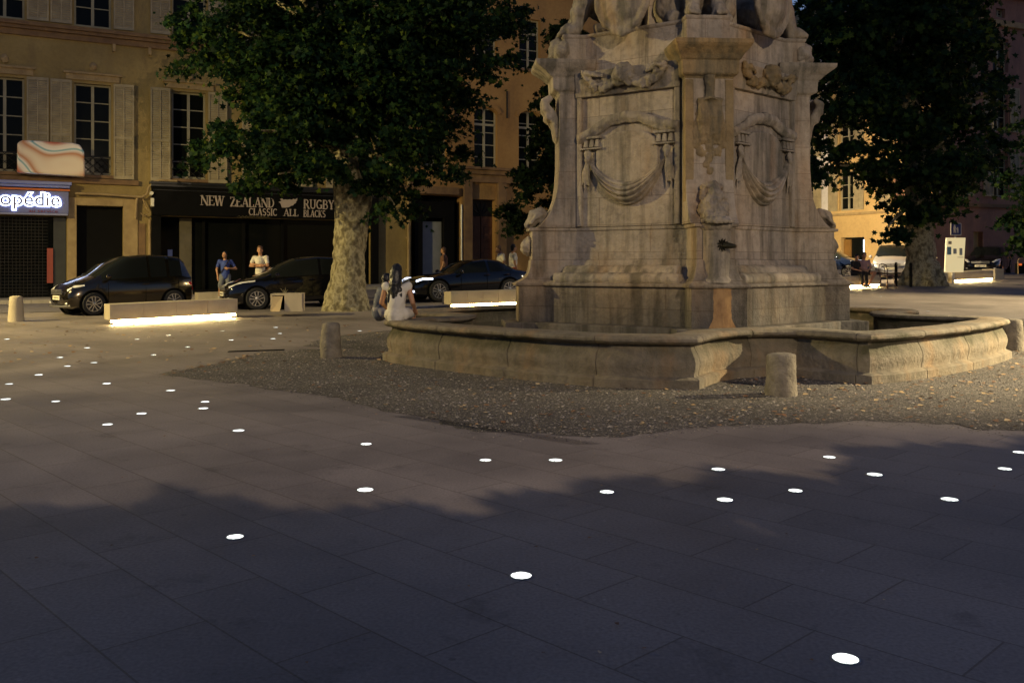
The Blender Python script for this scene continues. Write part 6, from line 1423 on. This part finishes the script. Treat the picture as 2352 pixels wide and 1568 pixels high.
# walkers behind the coupe
b = Body("person", "walker in white t-shirt and red trousers with bowed head behind the coupe", onz(1151, 31.2), (-.8, -.3), 1.76)
b.build(standing(head=(0, .10, 1.57), knR=(-.1, .2, .52), anR=(-.1, .22, .1), toR=(-.1, .38, .04), knL=(.1, -.08, .5), anL=(.1, -.28, .12), toL=(.1, -.14, .04)), M['skin'], M['wcot'], M['redc'], M['hair_b'], look=(0, 1, -.3))
b = Body("person", "walker in cream shirt and orange-red shorts half hidden by the pedestal", onz(1178, 31.0), (.9, .3), 1.78)
b.build(standing(knR=(-.1, .16, .52), anR=(-.1, .18, .1), toR=(-.1, .34, .04), knL=(.1, -.06, .5), anL=(.1, -.24, .12), toL=(.1, -.1, .04)), M['skin'], M['wcot'], M['redc'], M['hair'], shorts=.85)
b = Body("person", "passer-by in a dull brown shirt behind the coupe roof by the pale roller shutter", onz(1020, 33.5), (-1, .1), 1.68)
b.build(standing(), M['skin'], simple("brown_cotton", C(.2, .1, .06), None, .9), M['darkc'], M['hair_b'])
# pair on the right bench
_, frb, Lb = be3
def onbench(px): x = None; r = ray(px, 620); q0 = frb.o; t = (frb.ey.dot(q0 - frb.ey * .22) ) / (frb.ey.dot(Vector((r.x, 1, 0)))); p = Vector((r.x * t, t, 0)); p.z = gz(p.x, p.y) + .46; return p
b = Body("person", "man in pinkish t-shirt and dark shorts seated on the right bench with bare lit legs", onbench(1983), (-.05, -1), 1.78)
b.build(seated(elR=(-.26, .06, .28), wrR=(-.08, .28, .20), elL=(.26, .06, .28), wrL=(.08, .28, .20), knR=(-.30, .40, .10), knL=(.26, .42, .10), anR=(-.02, .52, -.36), anL=(.12, .60, -.38), toR=(.0, .70, -.42), toL=(.14, .78, -.42)), M['skin'], M['pinkc'], M['darkc'], M['hair'], shorts=.45)
b = Body("person", "person in black clothes turned aside on the right bench beside the man in pink", onbench(1963), (.6, -1), 1.68)
b.build(seated(head=(.04, .14, .70)), M['skin'], M['darkc'], M['darkc'], M['hair'], look=(.6, .7, -.2))
# ------------------------------------------------------------ street lanterns that light the square (all outside the frame)
def spot(name, loc, target, power, color, cone, blend, size, par):
    ld = bpy.data.lights.new(name, 'SPOT'); ld.energy = power; ld.color = color; ld.shadow_soft_size = size; ld.spot_size = rad(cone); ld.spot_blend = blend
    o = bpy.data.objects.new(name, ld); COL.objects.link(o); o.location = Vector(loc) - rootloc(par); o.parent = par
    o.rotation_euler = (Vector(target) - Vector(loc)).to_track_quat('-Z', 'Y').to_euler(); return o
glow = emis("sodium_glow", C(1, .68, .32), 4)
def lantern(loc, label, lights):
    x, y, z = loc; g0 = gz(x, y); e = empty("street_lantern", (x, y, g0), label, "street lamp", "street lanterns around the square")
    tg = Vector(lights[0][0]); aw = Vector((x - tg.x, y - tg.y, 0)).normalized() * 1.1; px_, py_ = x + aw.x, y + aw.y
    bm = NB(); lathe(bm, (px_, py_, g0 - .05), [(.16, 0), (.15, .5), (.09, .6), (.07, 1.2), (.05, z - g0 + .25)], 14); obj("post", bm, M['iron'], e, smooth_deg=40)
    bm = NB(); tube(bm, [(px_, py_, z + .1), (x + aw.x * .5, y + aw.y * .5, z + .5), (x, y, z + .4)], .03, 8); obj("arm", bm, M['iron'], e, smooth_deg=40)
    bm = NB(); lathe(bm, (x, y, z + .12), [(.30, 0), (.32, .03), (.18, .18), (.03, .3)], 16); obj("hood", bm, M['iron'], e, smooth_deg=40)
    bm = NB(); lathe(bm, (x, y, z + .06), [(.10, 0), (.2, .04), (.2, .059)], 16); obj("glowing_globe", bm, glow, e)
    for tgt, pw, col, cone, bl_, sz in lights: spot("lamp_light", (x, y, z - .0), tgt, pw, col, cone, bl_, sz, e)
W1 = (1, .76, .30)
lantern((8.0, -9.0, 9.0), "street lantern behind the photographer that lights the fountain front", [((2.0, 15, 4.5), 4600, (1, .77, .52), 80, .75, .05)])
lantern((-20, 17, 7.5), "street lantern beyond the left edge of the frame", [((-9, 22, 0), 8600, W1, 124, .7, .12)])
lantern((22, 13.5, 8.5), "street lantern beyond the right edge nearest the basin", [((9.6, 12.2, 0), 38000, (1, .80, .45), 31, .8, .12)])
lantern((20, 26, 8.5), "street lantern farther along the right side of the square", [((13, 24.5, 0), 6800, (1, .79, .42), 84, .6, .12)])
lantern((12.8, 43, 4.8), "street lantern hidden behind the pedestal by the yellow house", [((18, 46, 1), 3600, (1, .76, .42), 160, .4, .12)])
bpy.data.scenes.remove(TMPS)
